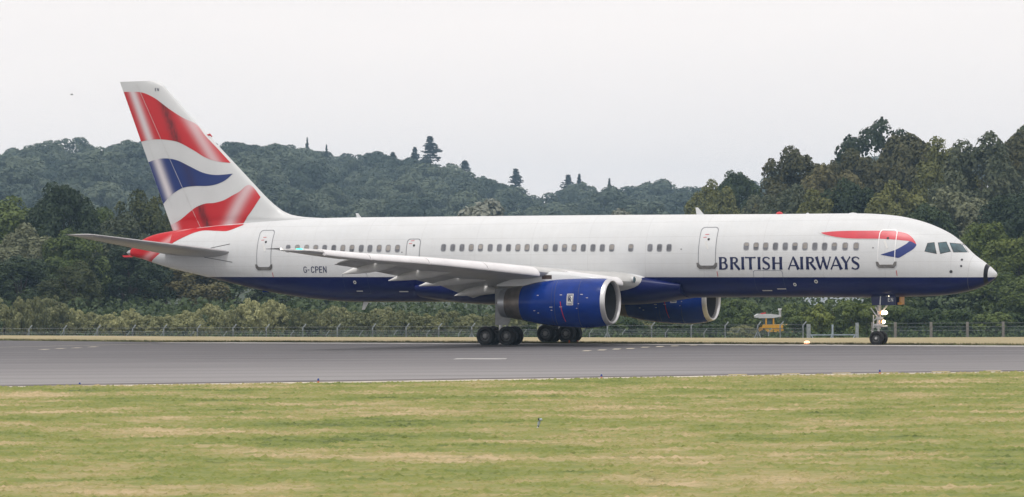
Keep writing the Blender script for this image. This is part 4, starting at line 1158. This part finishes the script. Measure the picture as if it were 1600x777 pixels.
# ------------------------------------------------------------------ foliage
def leaf_mat(name, lo, hi):
    n = NT(name)
    n.obj_xyz()
    oi = n.node('ShaderNodeObjectInfo')
    a = n.noise(n.oc, .55, 3, .6)
    b = n.noise(n.oc, 3.5, 2, .6)
    f = n.math('ADD', n.math('MULTIPLY', a, .55), n.math('ADD', n.math('MULTIPLY', b, .28), n.math('MULTIPLY', n.math('SUBTRACT', oi.outputs['Random'], .5), .42)))
    col = n.ramp(f, [(.30, lo), (.62, hi)])
    n.col(col); n.set(.62, 0, .25)
    tr = n.node('ShaderNodeBsdfTranslucent'); mxs = n.node('ShaderNodeMixShader'); mxs.inputs[0].default_value = .25
    n.link(col, tr.inputs[0]); n.link(n.b.outputs[0], mxs.inputs[1]); n.link(tr.outputs[0], mxs.inputs[2]); n.link(mxs.outputs[0], n.out.inputs[0])
    return n.mat
LM = {
 'dark': leaf_mat('dark_leaves', (.032, .054, .023), (.084, .120, .046)),
 'mid': leaf_mat('green_leaves', (.045, .076, .020), (.145, .190, .050)),
 'olive': leaf_mat('olive_leaves', (.058, .072, .020), (.170, .178, .055)),
 'brown': leaf_mat('brown_green_leaves', (.080, .082, .034), (.22, .195, .085)),
 'grey': leaf_mat('grey_green_leaves', (.068, .086, .046), (.205, .220, .128)),
 'bright': leaf_mat('light_green_leaves', (.090, .125, .024), (.260, .300, .070)),
 'sparse': leaf_mat('airy_leaves', (.032, .050, .022), (.075, .098, .040)),
 'pale': leaf_mat('silver_leaves', (.16, .175, .14), (.30, .31, .25)),
 'scrub': leaf_mat('scrub_leaves', (.17, .185, .085), (.45, .45, .23)),
 'hill': leaf_mat('hill_leaves_hazed', (.055, .082, .056), (.145, .178, .115)),  # distance haze put into the leaf colour: paler and bluer
 'conifer': leaf_mat('conifer_needles', (.016, .030, .018), (.038, .056, .032)),
}
bark = simple('bark', (.075, .060, .048), .9, 0, .35, 4.0)

def quads(pos, nor, size, asp, r):
    """leaf-sized pointed faces, one object's worth of arrays"""
    n = len(pos)
    nor = nor / np.maximum(np.linalg.norm(nor, axis=1, keepdims=True), 1e-6)
    h = r.normal(size=(n, 3)); t = np.cross(nor, h); t /= np.maximum(np.linalg.norm(t, axis=1, keepdims=True), 1e-6)
    b = np.cross(nor, t)
    s = size[:, None]
    k = r.uniform(-.25, .25, (n, 1))
    V = np.stack([pos - t * s * asp, pos + b * s + t * s * k, pos + t * s * asp, pos - b * s + t * s * k], 1).reshape(-1, 3)
    return V
def quad_mesh(name, V, mat, extra=None):
    n = len(V) // 4
    me = bpy.data.meshes.new(name)
    me.vertices.add(len(V)); me.vertices.foreach_set('co', V.astype(np.float32).ravel())
    me.loops.add(n * 4); me.loops.foreach_set('vertex_index', np.arange(n * 4, dtype=np.int32))
    me.polygons.add(n); me.polygons.foreach_set('loop_start', np.arange(0, n * 4, 4, dtype=np.int32))
    me.polygons.foreach_set('loop_total', np.full(n, 4, np.int32))
    me.materials.append(mat)
    me.update(calc_edges=True)
    return me

def crown(seed, nleaf, leaf, W=10.0, H=14.0, z0=.14, lobes=34, fill=.25, lobe_r=(.16, .30), spread=.70, nj=.34):
    r = np.random.default_rng(seed)
    cz, az = H * (1 + z0) / 2, H * (1 - z0) / 2
    A = np.array([W / 2, W / 2, az])
    d = r.normal(size=(lobes, 3)); d[:, 2] = d[:, 2] * .9 + .15; d /= np.linalg.norm(d, axis=1, keepdims=True)
    rad = spread * r.uniform(.72, 1.08, (lobes, 1))
    C = d * rad
    C[:, :2] *= (1.05 - .35 * np.clip(C[:, 2:3], 0, 1))
    LR = r.uniform(*lobe_r, lobes)
    wgt = LR ** 2; wgt /= wgt.sum()
    idx = r.choice(lobes, nleaf, p=wgt)
    q = r.normal(size=(nleaf, 3)); q += d[idx] * .55 + np.array([0, 0, .35]); q /= np.linalg.norm(q, axis=1, keepdims=True)
    rr = LR[idx] * np.where(r.random(nleaf) < fill, r.uniform(.2, .9, nleaf), r.uniform(.85, 1.12, nleaf))
    P = (C[idx] + q * rr[:, None]) * A + np.array([0, 0, cz])
    N = q + r.normal(size=(nleaf, 3)) * nj + np.array([0, 0, .22])
    P[:, 2] = np.maximum(P[:, 2], .05)
    return quads(P, N, leaf * r.uniform(.55, 1.35, nleaf), 1.5, r), C * A + np.array([0, 0, cz])

def trunk_mesh(seed, tips, H=14.0, r0=.30):
    r = random.Random(seed); q = MB()
    q.tube([(0, 0, -.6), (.05, 0, H * .12), (r.uniform(-.25, .25), r.uniform(-.25, .25), H * .38), (r.uniform(-.4, .4), r.uniform(-.4, .4), H * .75)], [r0 * 1.3, r0, r0 * .75, r0 * .25], 10)
    for t in tips[:9]:
        b = (0, 0, H * r.uniform(.22, .5)); m_ = ((t[0]) * .45, t[1] * .45, b[2] * .45 + t[2] * .55)
        q.tube([b, m_, t], [r0 * .5, r0 * .32, r0 * .08], 6)
    return q.data('trunk', bark)

CR = {}
def variants(key, mat, n, **kw):
    out = []
    for k in range(n):
        V, tips = crown(sum(map(ord, key)) * 31 + k, **kw)
        out.append((quad_mesh('crown', V, LM[mat]), trunk_mesh(k + 5, [tuple(t) for t in tips])))
    CR[key] = out
for key in ('dark', 'mid', 'olive', 'brown', 'grey', 'bright'):
    variants(key, key, 2, nleaf=17000, leaf=.125, lobes=95, lobe_r=(.09, .25), spread=.76, nj=.5)
variants('pale', 'pale', 1, nleaf=5000, leaf=.26, lobes=34)
variants('sparse', 'sparse', 2, nleaf=5200, leaf=.14, lobes=44, lobe_r=(.11, .20), spread=.80, fill=.1, z0=.25)
cnt = {}
for (x, y, zt, w, tone, label) in NEAR_TREES:
    k = cnt.get(tone, 0); cnt[tone] = k + 1
    cm, tm = CR[tone][k % len(CR[tone])]
    zb = terrain(x, y)
    t = empty('broadleaf_tree', (x, y, zb), random.uniform(0, 6.28))
    h = zt - zb
    sc = w / 8.0
    sz = max(min(h / 13.6, sc * 1.15), .55 * h / 13.6)
    tag(t, label, 'tree')
    c_ = obj('crown', cm, t, (0, 0, h - 13.6 * sz)); c_.scale = (sc, sc, sz)
    k_ = obj('trunk', tm, t); k_.scale = (sc * .9, sc * .9, h / 13.6 * .92)
# the same wood going on past both sides of the picture
for i in range(14):
    sd = -1 if i % 2 else 1
    y = 360 + 13 * (i // 2) + random.uniform(-5, 5); x = sd * (y * .155 + 4 + 7 * (i // 2))
    tone = ('mid', 'dark', 'olive', 'grey')[i % 4]
    cm, tm = CR[tone][i % 2]
    t = tag(empty('broadleaf_tree', (x, y, terrain(x, y)), i * 1.7), 'tree of the wood going on past the %s edge of the picture' % ('left' if sd < 0 else 'right'), 'tree', 'trees going on past the picture edges')
    k = random.uniform(1.0, 1.4)
    c_ = obj('crown', cm, t); c_.scale = (k, k, k); k_ = obj('trunk', tm, t); k_.scale = (k, k, k)

# scrub along the fence
BM = {}
for tone in ('scrub', 'mid', 'bright'):
    BM[tone] = []
    for k in range(3):
        V, tips = crown(900 + k + 17 * len(tone), 5200, .075, 5.0, 3.6, .0, 80, .35, (.08, .20), .74, .9) if tone == 'scrub' else crown(900 + k + 17 * len(tone), 4600, .085, 5.0, 3.6, .0, 46, .25, (.12, .28), .70, .5)
        q = MB()
        for tt in tips[:7]: q.tube([(tt[0] * .2, tt[1] * .2, -.3), tuple(tt * .6), tuple(tt)], [.06, .04, .012], 5)
        BM[tone].append((quad_mesh('foliage', V, LM[tone]), q.data('stems', bark)))
BL = {'scrub': ('dry grey green scrub bush in the thicket behind the left fence', 'scrub bushes behind the fence'),
      'mid': ('green leafy bush in the hedge behind the fence under the forward fuselage', 'green bushes behind the fence'),
      'bright': ('lighter yellow green bush in the hedge behind the gate', 'light green bushes behind the gate')}
for i, (x, y, zt, w, tone) in enumerate(BUSHES):
    zb = terrain(x, y)
    t = empty('bush', (x, y, zb), random.uniform(0, 6.28))
    t.scale = (w / 4.6, w / 4.6, (zt - zb) / 3.5)
    tag(t, BL[tone][0], 'bush', BL[tone][1])
    f_, s_ = BM[tone][i % 3]
    obj('foliage', f_, t); obj('stems', s_, t)

# trees massed on the hill
HM = []
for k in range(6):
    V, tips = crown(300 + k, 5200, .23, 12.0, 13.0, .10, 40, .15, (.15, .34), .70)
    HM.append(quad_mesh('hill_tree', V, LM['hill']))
r = random.Random(11)
nh = 0
for y in np.linspace(1515, 1060, 13):
    x = -y * .155 + r.uniform(0, 8)
    while x < y * .155:
        xx, yy = x + r.uniform(-4, 4), y + r.uniform(-13, 13)
        x += r.uniform(13.0, 19.5)
        if xx > 70 and y < 1390: continue
        sc = r.uniform(.66, 1.22)
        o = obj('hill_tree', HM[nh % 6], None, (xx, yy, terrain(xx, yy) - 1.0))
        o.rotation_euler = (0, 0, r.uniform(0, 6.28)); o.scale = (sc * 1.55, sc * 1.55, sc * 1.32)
        nh += 1
        where = 'left of the tail fin' if xx / yy < -.098 else ('right of the tail fin' if xx / yy < .006 else 'right of the skyline gap')
        tag(o, 'hazy broad leaved tree in the hillside wood ' + where, 'tree', 'trees of the hillside wood ' + where)

def conifer(seed):
    rr = np.random.default_rng(seed); P, N = [], []
    q = MB(); q.tube([(0, 0, -1), (0, 0, 10), (0, 0, 20)], [.35, .22, .03], 7)
    z = 1.5
    while z < 19.8:
        rad = min(4.6, .58 * (20.2 - z)) * rr.uniform(.5, 1.2)
        for a in rr.uniform(0, 6.28, 6):
            L = rad * rr.uniform(.6, 1.1)
            t = rr.uniform(.1, 1, 26)
            px, py = np.cos(a) * L * t, np.sin(a) * L * t
            pz = z - .28 * L * t + .25 * L * t * t + rr.normal(0, .12, 26)
            w_ = (1 - t) * .5 + .15
            P.append(np.c_[px + rr.normal(0, 1, 26) * w_ * .5, py + rr.normal(0, 1, 26) * w_ * .5, pz])
            N.append(np.c_[rr.normal(0, .4, 26) + np.cos(a) * .3, rr.normal(0, .4, 26) + np.sin(a) * .3, np.ones(26)])
        z += rr.uniform(.45, .75)
    P, N = np.concatenate(P), np.concatenate(N)
    return quad_mesh('needles', quads(P, N, rr.uniform(.18, .34, len(P)), 1.7, rr), LM['conifer']), q.data('trunk', bark)
CM = [conifer(41), conifer(42)]
CLAB = ['tallest dark conifer on the hill skyline, above the wing root', 'ragged conifer on the hill skyline just right of the tallest one', 'thin conifer close left of the tallest one', 'conifer left of the thin one on the skyline, left end of the cluster',
        'small spiky conifer on the skyline behind the dorsal fin', 'tiny conifer right of the spiky one on the left skyline', 'conifer at the right end of the hill before the gap',
        'conifer above the valley right of the gap', 'small conifer in the valley, middle of the roof', 'conifer just right of another above the valley', 'faint thin conifer at the right end of the valley']
for i, (x, y, zt, w) in enumerate(CONIFERS):
    if w < 4.2: w *= .62
    x, y, zt, w = x * 1.5, y * 1.5, 3.36 + (zt - 3.36) * 1.5, w * 1.5
    zb = terrain(x, y)
    t = empty('conifer', (x, y, zb), i * 1.3)
    t.scale = (w / 5.6, w / 5.6, (zt - zb) / 20.0)
    tag(t, CLAB[i], 'conifer')
    nd, tk = CM[i % 2]
    obj('needles', nd, t); obj('trunk', tk, t)

# low growth that fills the wood and the foot of the trees
def undergrowth(name, label, n, xr, yr, leaf, hh, mat, dens=None):
    r_ = np.random.default_rng(n)
    x, y = r_.uniform(*xr, n), r_.uniform(*yr, n)
    z = np.array([terrain(a, b) for a, b in zip(x, y)]) + r_.uniform(0, hh, n) * (1 - .5 * r_.random(n))
    P = np.c_[x, y, z]; N = r_.normal(size=(n, 3)) + np.array([0, -.4, .6])
    tag(obj(name, quad_mesh(name, quads(P, N, leaf * r_.uniform(.6, 1.4, n), 1.4, r_), mat)), label, 'undergrowth', kind='stuff')
undergrowth('undergrowth', 'dark undergrowth at the foot of the trees behind the fence', 45000, (-75, 75), (345, 372), .17, 4.2, LM['dark'])
undergrowth('hedge_growth', 'tangled low growth along the foot of the fence', 16000, (-60, 60), (319, 330), .11, 1.6, LM['mid'])

# ------------------------------------------------------------------ grass
def tufts(name, label, n, pts_fn, hmin, hmax, wid, mat, lay=1.0):
    r_ = np.random.default_rng(n)
    x, y = pts_fn(r_, n)
    z = np.array([terrain(a, b) for a, b in zip(x, y)])
    hh = r_.uniform(hmin, hmax, n); a = r_.uniform(0, 6.28, n); ln = r_.uniform(-.6, .6, (n, 2))
    wv = wid * r_.uniform(.6, 1.5, n)
    V = np.empty((n, 3, 3))
    V[:, 0] = np.c_[x - np.cos(a) * wv, y - np.sin(a) * wv, z - .005]
    V[:, 1] = np.c_[x + np.cos(a) * wv, y + np.sin(a) * wv, z - .005]
    V[:, 2] = np.c_[x + ln[:, 0] * (hh * lay), y + ln[:, 1] * (hh * lay), z + hh]
    me = bpy.data.meshes.new(name)
    me.vertices.add(n * 3); me.vertices.foreach_set('co', V.astype(np.float32).ravel())
    me.loops.add(n * 3); me.loops.foreach_set('vertex_index', np.arange(n * 3, dtype=np.int32))
    me.polygons.add(n); me.polygons.foreach_set('loop_start', np.arange(0, n * 3, 3, dtype=np.int32)); me.polygons.foreach_set('loop_total', np.full(n, 3, np.int32))
    me.materials.append(mat); me.update(calc_edges=True)
    tag(obj(name, me), label, 'grass', kind='stuff')
def tussocks(n):
    r_ = np.random.default_rng(77)
    y = np.sqrt(r_.uniform(51 ** 2, 122 ** 2, n)); x = r_.uniform(-1, 1, n) * (y * .165 + 2)
    ok = y < np.array([near_edge(a) for a in x]) - .15
    x, y = x[ok], y[ok]; n = len(x)
    zg = TZ[np.clip(np.rint((y - 50) / .20).astype(int), 0, len(TY) - 1), np.clip(np.rint((x + 29) / .11).astype(int), 0, len(TX) - 1)]
    rr = r_.uniform(.025, .085, n); hh = rr * r_.uniform(.30, .75, n)
    V = np.empty((n, 6, 3)); a0 = r_.uniform(0, 6.28, n)
    for k in range(5):
        a = a0 + k * 2 * math.pi / 5; q_ = rr * r_.uniform(.6, 1.3, n)
        V[:, k] = np.c_[x + np.cos(a) * q_ * 1.5, y + np.sin(a) * q_, zg - .012]
    V[:, 5] = np.c_[x + r_.normal(0, .3, n) * rr, y + r_.normal(0, .3, n) * rr, zg + hh]
    b = np.arange(n)[:, None] * 6
    T = np.concatenate([np.concatenate([b + k, b + (k + 1) % 5, b + 5], 1) for k in range(5)]).astype(np.int32)
    me = bpy.data.meshes.new('grass_tussocks')
    me.vertices.add(n * 6); me.vertices.foreach_set('co', V.astype(np.float32).ravel())
    me.loops.add(T.size); me.loops.foreach_set('vertex_index', T.ravel())
    me.polygons.add(len(T)); me.polygons.foreach_set('loop_start', np.arange(0, T.size, 3, dtype=np.int32)); me.polygons.foreach_set('loop_total', np.full(len(T), 3, np.int32))
    me.materials.append(M['tussock']); me.update(calc_edges=True)
    tag(obj('grass_tussocks', me), 'low tufts of grass scattered over the mown turf in front of the runway', 'grass', kind='stuff')
tussocks(60000)
def lip_pts(r_, n):
    x = r_.uniform(-45, 45, n); y = np.array([far_edge(a) for a in x]) + .25 + r_.exponential(.9, n)
    return x, y
tufts('verge_grass', 'dark fringe of longer grass along the far runway edge', 26000, lip_pts, .05, .17, .022, M['verge_blades'])
def lip2_pts(r_, n):
    x = r_.uniform(-30, 30, n); y = np.array([near_edge(a) for a in x]) - .02 - r_.exponential(.35, n)
    return x, y
tufts('edge_grass', 'green fringe of grass along the near runway edge', 9000, lip2_pts, .02, .06, .016, M['blades'])

# ------------------------------------------------------------------ fences and gate
M['concrete'] = simple('post_concrete', (.28, .305, .31), .85, 0, .25, 6.0)
M['concrete_d'] = simple('old_post', (.20, .185, .165), .85, 0, .3, 6.0)
M['galv'] = simple('galvanised_blue_grey', (.34, .40, .46), .5, .3, .15, 4.0)
M['wire'] = simple('fence_wire', (.22, .23, .24), .5, .5, .1, 4.0)
def mat_net():
    n = NT('chain_link'); n.set(.6, .3)
    n.obj_xyz(); n.col((.10, .14, .14))
    q = n.node('ShaderNodeSeparateXYZ'); n.link(n.oc, q.inputs[0])
    a = n.math('FRACT', n.math('MULTIPLY', n.math('ADD', q.outputs[0], q.outputs[2]), 11.0)); b = n.math('FRACT', n.math('MULTIPLY', n.math('SUBTRACT', q.outputs[0], q.outputs[2]), 11.0))
    m_ = n.math('MAXIMUM', n.math('LESS_THAN', a, .08), n.math('LESS_THAN', b, .08))
    n.link(m_, n.b.inputs['Alpha'])
    return n.mat
M['net'] = mat_net()
FZ = -3.4
def post_data(h, w, crank=True, mat='concrete'):
    q = MB(); q.box((0, 0, h / 2 - .25), (w, w, h + .5))
    if crank: q.box((.15, 0, h + .14), (w * .8, w * .8, .46), 0, Matrix.Rotation(R(38), 3, 'Y'))
    return q.data('post', M[mat], False)
PD = post_data(2.42, .12)
PD2 = post_data(1.7, .08)
PD3 = post_data(2.65, .22, False, 'concrete_d')
def fence(name, label, xs_, y, pd, h, net=True, braces=(), top=3):
    t = tag(empty(name, (xs_[0], y, FZ)), label, 'fence')
    x0 = xs_[0]
    for x in xs_: obj('post', pd, t, (x - x0, 0, 0))
    L = xs_[-1] - x0
    for k in range(top):
        q = MB(); q.tube([(0, -.09 , h - k * .32 - .05), (L, -.09, h - k * .32 - .05)], .009, 5); q.build('wire', M['wire'], t)
    if net: mesh('netting', [(0, -.06, .02), (L, -.06, .02), (L, -.06, h * .86), (0, -.06, h * .86)], [(0, 1, 2, 3)], M['net'], t, False)
    for bx in braces:
        q = MB(); q.tube([(bx - x0, 0, 1.9), (bx - x0 - .85, .0, 0)], .065, 6).tube([(bx - x0, 0, 1.9), (bx - x0 + .85, 0, 0)], .065, 6); q.build('brace', M['concrete'], t)
    return t
PX = [-48.6, -45.5, -42.44, -39.38, -36.43, -33.34, -30.61, -27.64, -24.52, -21.6, -18.4, -15.37, -12.28, -9.33, -6.47, -3.57, -.6, 2.38, 5.36, 8.34, 12.21, 15.69, 18.67, 21.52, 23.5, 25.5]
fence('chain_link_fence', 'long chain link fence on pale cranked concrete posts behind the runway', PX, 316, PD, 2.5, True, (-3.57, 8.34, 21.52))
fence('chain_link_fence', 'second lower fence of thin posts behind the long one', [x + 1.6 for x in PX[:-2]] , 325, PD2, 1.9, False, (), 2)
fence('chain_link_fence', 'fence on straight weathered posts right of the gate', [31.4, 33.39, 36.51, 39.68, 42.8, 46.0, 49.1], 314, PD3, 2.6, True)
g = tag(empty('field_gate', (25.95, 315.5, FZ)), 'blue grey metal gate with braces beside a red banded post in the fence', 'gate')
q = MB(); q.box((0, 0, 1.2), (.34, .2, 2.6)); q.build('gate_post', M['concrete'], g, False)
q = MB(); q.box((4.25, 0, 1.25), (.28, .2, 2.7)); q.build('gate_post', M['concrete'], g, False)
q = MB(); q.box((4.25, -.11, .62), (.30, .03, .32)); q.build('red_band', M['red'], g, False)
q = MB(); q.box((2.1, 0, 1.2), (.16, .1, 2.5)); q.build('middle_post', M['galv'], g, False)
for zz in (1.55, .25):
    q = MB(); q.box((2.1, -.06, zz), (4.0, .06, .09)); q.build('rail', M['galv'], g, False)
for a, b in ((.25, 0), (1.3, 1), (3.3, 1), ):
    q = MB(); q.tube([(a if b else a, -.08, .2 if b else 1.5), (a + .75, -.08, 1.5 if b else .2)], .05, 6); q.build('brace', M['galv'], g)

# ------------------------------------------------------------------ lights on the airfield
M['orange'] = simple('orange_plastic', (.55, .11, .03), .5, 0, .1, 5)
M['blue_glass'] = simple('blue_glass', (.03, .06, .25), .2, 0, .1, 5)
def edge_light(x, y, label, lit=None, z=None):
    zb = .03 if z is None else z
    t = tag(empty('runway_light', (x, y, zb)), label, 'runway light', 'small lights along the runway')
    t.scale = (.42, .42, .5)
    q = MB(); q.lathe([(0, .11), (.03, .11), (.05, .05), (.12, .05)], (0, 0, 0), 'z', 12); q.build('base', M['orange'], t)
    q = MB(); q.lathe([(.12, .07), (.20, .085), (.26, .06), (.29, 0)], (0, 0, 0), 'z', 12); q.build('lens', lit or M['blue_glass'], t)
    return t
edge_light(-13.37, 111.2, 'small blue topped light on the near runway edge, leftmost')
edge_light(-6.18, 114.5, 'small blue topped light on the near runway edge, second from the left')
edge_light(2.9, 117.6, 'small orange based light on the near runway edge below the engine')
edge_light(12.4, 121.6, 'small light on the near runway edge below the nose wheel')
lit = emit('lit_lamp', (1.0, .50, .28), 2.4)
el = edge_light(14.25, far_edge(14.25) + .45, 'glowing orange white runway light on the far edge under the forward fuselage', lit, -.02); el.scale = (1.7, 1.7, .8)
litr = M['orange']
for dx, wh in ((0, 'left'), (.42, 'right')): edge_light(2.85 + dx, 180.6, 'small red orange lamp under the far main wheels, the %s of the pair' % wh, litr)
# lamp on a striped stake in the near grass
sx_, sy_ = .48, 77.4
st = tag(empty('marker_stake', (sx_, sy_, 0)), 'small pale lamp head on a banded stake standing in the grass', 'marker')
q = MB()
for k in range(6): q.tube([(.012 * k, 0, .028 * k - (.03 if k == 0 else 0)), (.012 * (k + 1), 0, .028 * (k + 1))], .018, 8, k % 2)
q.build('stake', [M['gear_light'], M['dark']], st)
q = MB(); q.tube([(.066, 0, .165), (.085, 0, .24), (.11, 0, .29)], [.022, .034, .036], 10).tube([(.10, 0, .285), (.15, 0, .30)], [.03, .022], 8); q.build('lamp_head', M['galv'], st)
q = MB(); q.tube([(.085, 0, .30), (.06, 0, .305)], [.026, .03], 8); q.build('lamp_cap', M['dark'], st)

# ------------------------------------------------------------------ yellow vehicle beyond the fence
M['yellow'] = simple('yellow_paint', (.78, .40, .03), .4, 0, .1, 3)
vx, vy = 22.9, 340.0
vh = tag(empty('utility_vehicle', (vx, vy, terrain(vx, vy))), 'yellow utility vehicle with a white roof half hidden behind the bushes', 'vehicle')
vh.scale = (1, 1, .84)
q = MB(); q.box((1.8, 0, 1.42), (3.6, 1.8, .42)).box((.35, 0, 1.0), (.7, 1.7, .5)).box((2.2, 0, .95), (2.6, 1.75, .35))
q.build('body', M['yellow'], vh, False)
for a, b in ((.10, -.86), (1.0, -.86), (1.7, -.86), (.10, .86), (1.7, .86)):
    q = MB(); q.box((a, b, 1.95), (.14, .1, .8)); q.build('cab_pillar', M['yellow'], vh, False)
q = MB(); q.box((.9, 0, 1.95), (1.5, 1.66, .66)); q.build('cab_glass', M['cockpit'], vh, False)
P = [(-.05, 2.32), (-.02, 2.62), (.25, 2.80), (1.6, 2.78), (2.4, 2.66), (2.45, 2.5), (1.7, 2.35)]
V = [(p[0], -.95, p[1]) for p in P] + [(p[0], .95, p[1]) for p in P]
mesh('roof', V, [tuple(range(7)), tuple(range(13, 6, -1))] + [(i, 7 + i, 7 + (i + 1) % 7, (i + 1) % 7) for i in range(7)], M['white'], vh, False)
q = MB(); q.box((.75, -.5, 2.87), (.5, .25, .13), 0, Matrix.Rotation(R(-14), 3, 'Y')); q.build('light_bar', M['red'], vh, False)
q = MB(); q.tube([(2.4, .2, 2.2), (2.4, .2, 3.2)], .12, 10).tube([(2.4, .2, 3.2), (2.4, .2, 3.4)], .20, 10, 1); q.build('exhaust_stack', [M['grey'], M['white']], vh)
q = MB(); q.lathe([(-.06, .02), (0, .14), (.06, .1)], (-.32, -.5, 1.42), 'x', 12); q.tube([(-.3, -.5, 1.42), (.05, -.5, 1.4)], .04, 6); q.build('headlight', M['white'], vh)
tw = wheel_mesh(.5, .35, .26, 5)
for x in (.75, 2.9):
    for yy in (-.85, .85): obj('wheel', tw, vh, (x, yy, .5))

# ------------------------------------------------------------------ low buildings glimpsed through the trees
M['render_grey'] = simple('grey_wall', (.20, .20, .215), .8, 0, .15, 1.0)
M['roof_sheet'] = simple('pale_roof_sheet', (.24, .27, .30), .8, 0, .12, 1.0, .1)
M['render_white'] = simple('pale_wall', (.55, .55, .53), .8, 0, .1, 1.0)
def shed(name, label, x, y, w, d, h, rise, wall, roof, nwin, z=FZ):
    t = tag(empty(name, (x, y, z)), label, 'building')
    V = [(0, 0, -.5), (w, 0, -.5), (w, d, -.5), (0, d, -.5), (0, 0, h), (w, 0, h), (w, d, h), (0, d, h), (0, d / 2, h + rise - .05), (w, d / 2, h + rise - .05)]
    mesh('wall', V, [(0, 1, 5, 4), (2, 3, 7, 6), (1, 2, 6, 9, 5), (3, 0, 4, 8, 7)], wall, t, False)
    e = .4
    V = [(-e, -e, h - .1), (w + e, -e, h - .1), (w + e, d / 2, h + rise), (-e, d / 2, h + rise), (w + e, d + e, h - .1), (-e, d + e, h - .1)]
    V += [(p[0], p[1], p[2] + .12) for p in V]
    mesh('roof', V, [(0, 1, 2, 3), (3, 2, 4, 5), (9, 8, 7, 6), (11, 10, 8, 9), (0, 6, 7, 1), (5, 4, 10, 11), (1, 7, 8, 2), (2, 8, 10, 4), (0, 3, 9, 6), (3, 5, 11, 9)], roof, t, False)
    for k in range(nwin):
        q = MB(); q.box((w * (k + .5) / nwin, -.03, h * .55), (1.1, .1, 1.0)); f_ = q.build('window', M['white'], t, False)
        q = MB(); q.box((w * (k + .5) / nwin, -.06, h * .55), (.9, .1, .8)); q.build('pane', M['cockpit'], f_, False)
    return t
shed('low_building', 'low grey building with a pale roof seen under the forward fuselage', 32.6, 395, 8.5, 9, 3.4, 1.0, M['render_grey'], M['roof_sheet'], 3)
shed('low_building', 'pale walled building glimpsed through the trees below the nose', 44.5, 372, 9, 8, 3.3, 1.2, M['render_white'], M['roof_sheet'], 4)

# ------------------------------------------------------------------ bird
b_ = tag(empty('bird', (-18.32, 150, 11.05), R(20)), 'small bird flying in the sky left of the tail fin', 'bird')
b_.scale = (.6, .6, .6)
q = MB(); q.lathe([(-.12, .005), (-.07, .025), (0, .035), (.08, .022), (.12, .004)], (0, 0, 0), 'x', 8); q.build('body', M['grey'], b_)
for s_ in (-1, 1):
    mesh('feathered_wing', [(.05, 0, .01), (-.05, 0, .01), (-.02, s_ * .12, .07), (.06, s_ * .12, .075), (-.06, s_ * .26, .05), (0, 0, .025), (.0, s_ * .12, .085)], [(0, 1, 2, 3), (3, 2, 4), (1, 0, 5), (5, 6, 2, 1), (0, 3, 6, 5), (6, 3, 4), (2, 6, 4)], M['grey'], b_, False)

# ------------------------------------------------------------------ haze
hv = NT('haze_air')
hv.n.remove(hv.b)
pv = hv.node('ShaderNodeVolumePrincipled'); pv.inputs['Color'].default_value = (.52, .76, 1.0, 1); pv.inputs['Density'].default_value = .00019; pv.inputs['Anisotropy'].default_value = .2
hv.link(pv.outputs[0], hv.out.inputs['Volume'])
q = MB(); q.box((0, 1175, 37.5), (3040, 2690, 85)); hz_ = q.build('haze', hv.mat, None, False)
tag(hz_, 'thin pale haze in the air over the whole airfield', 'haze', kind='stuff')
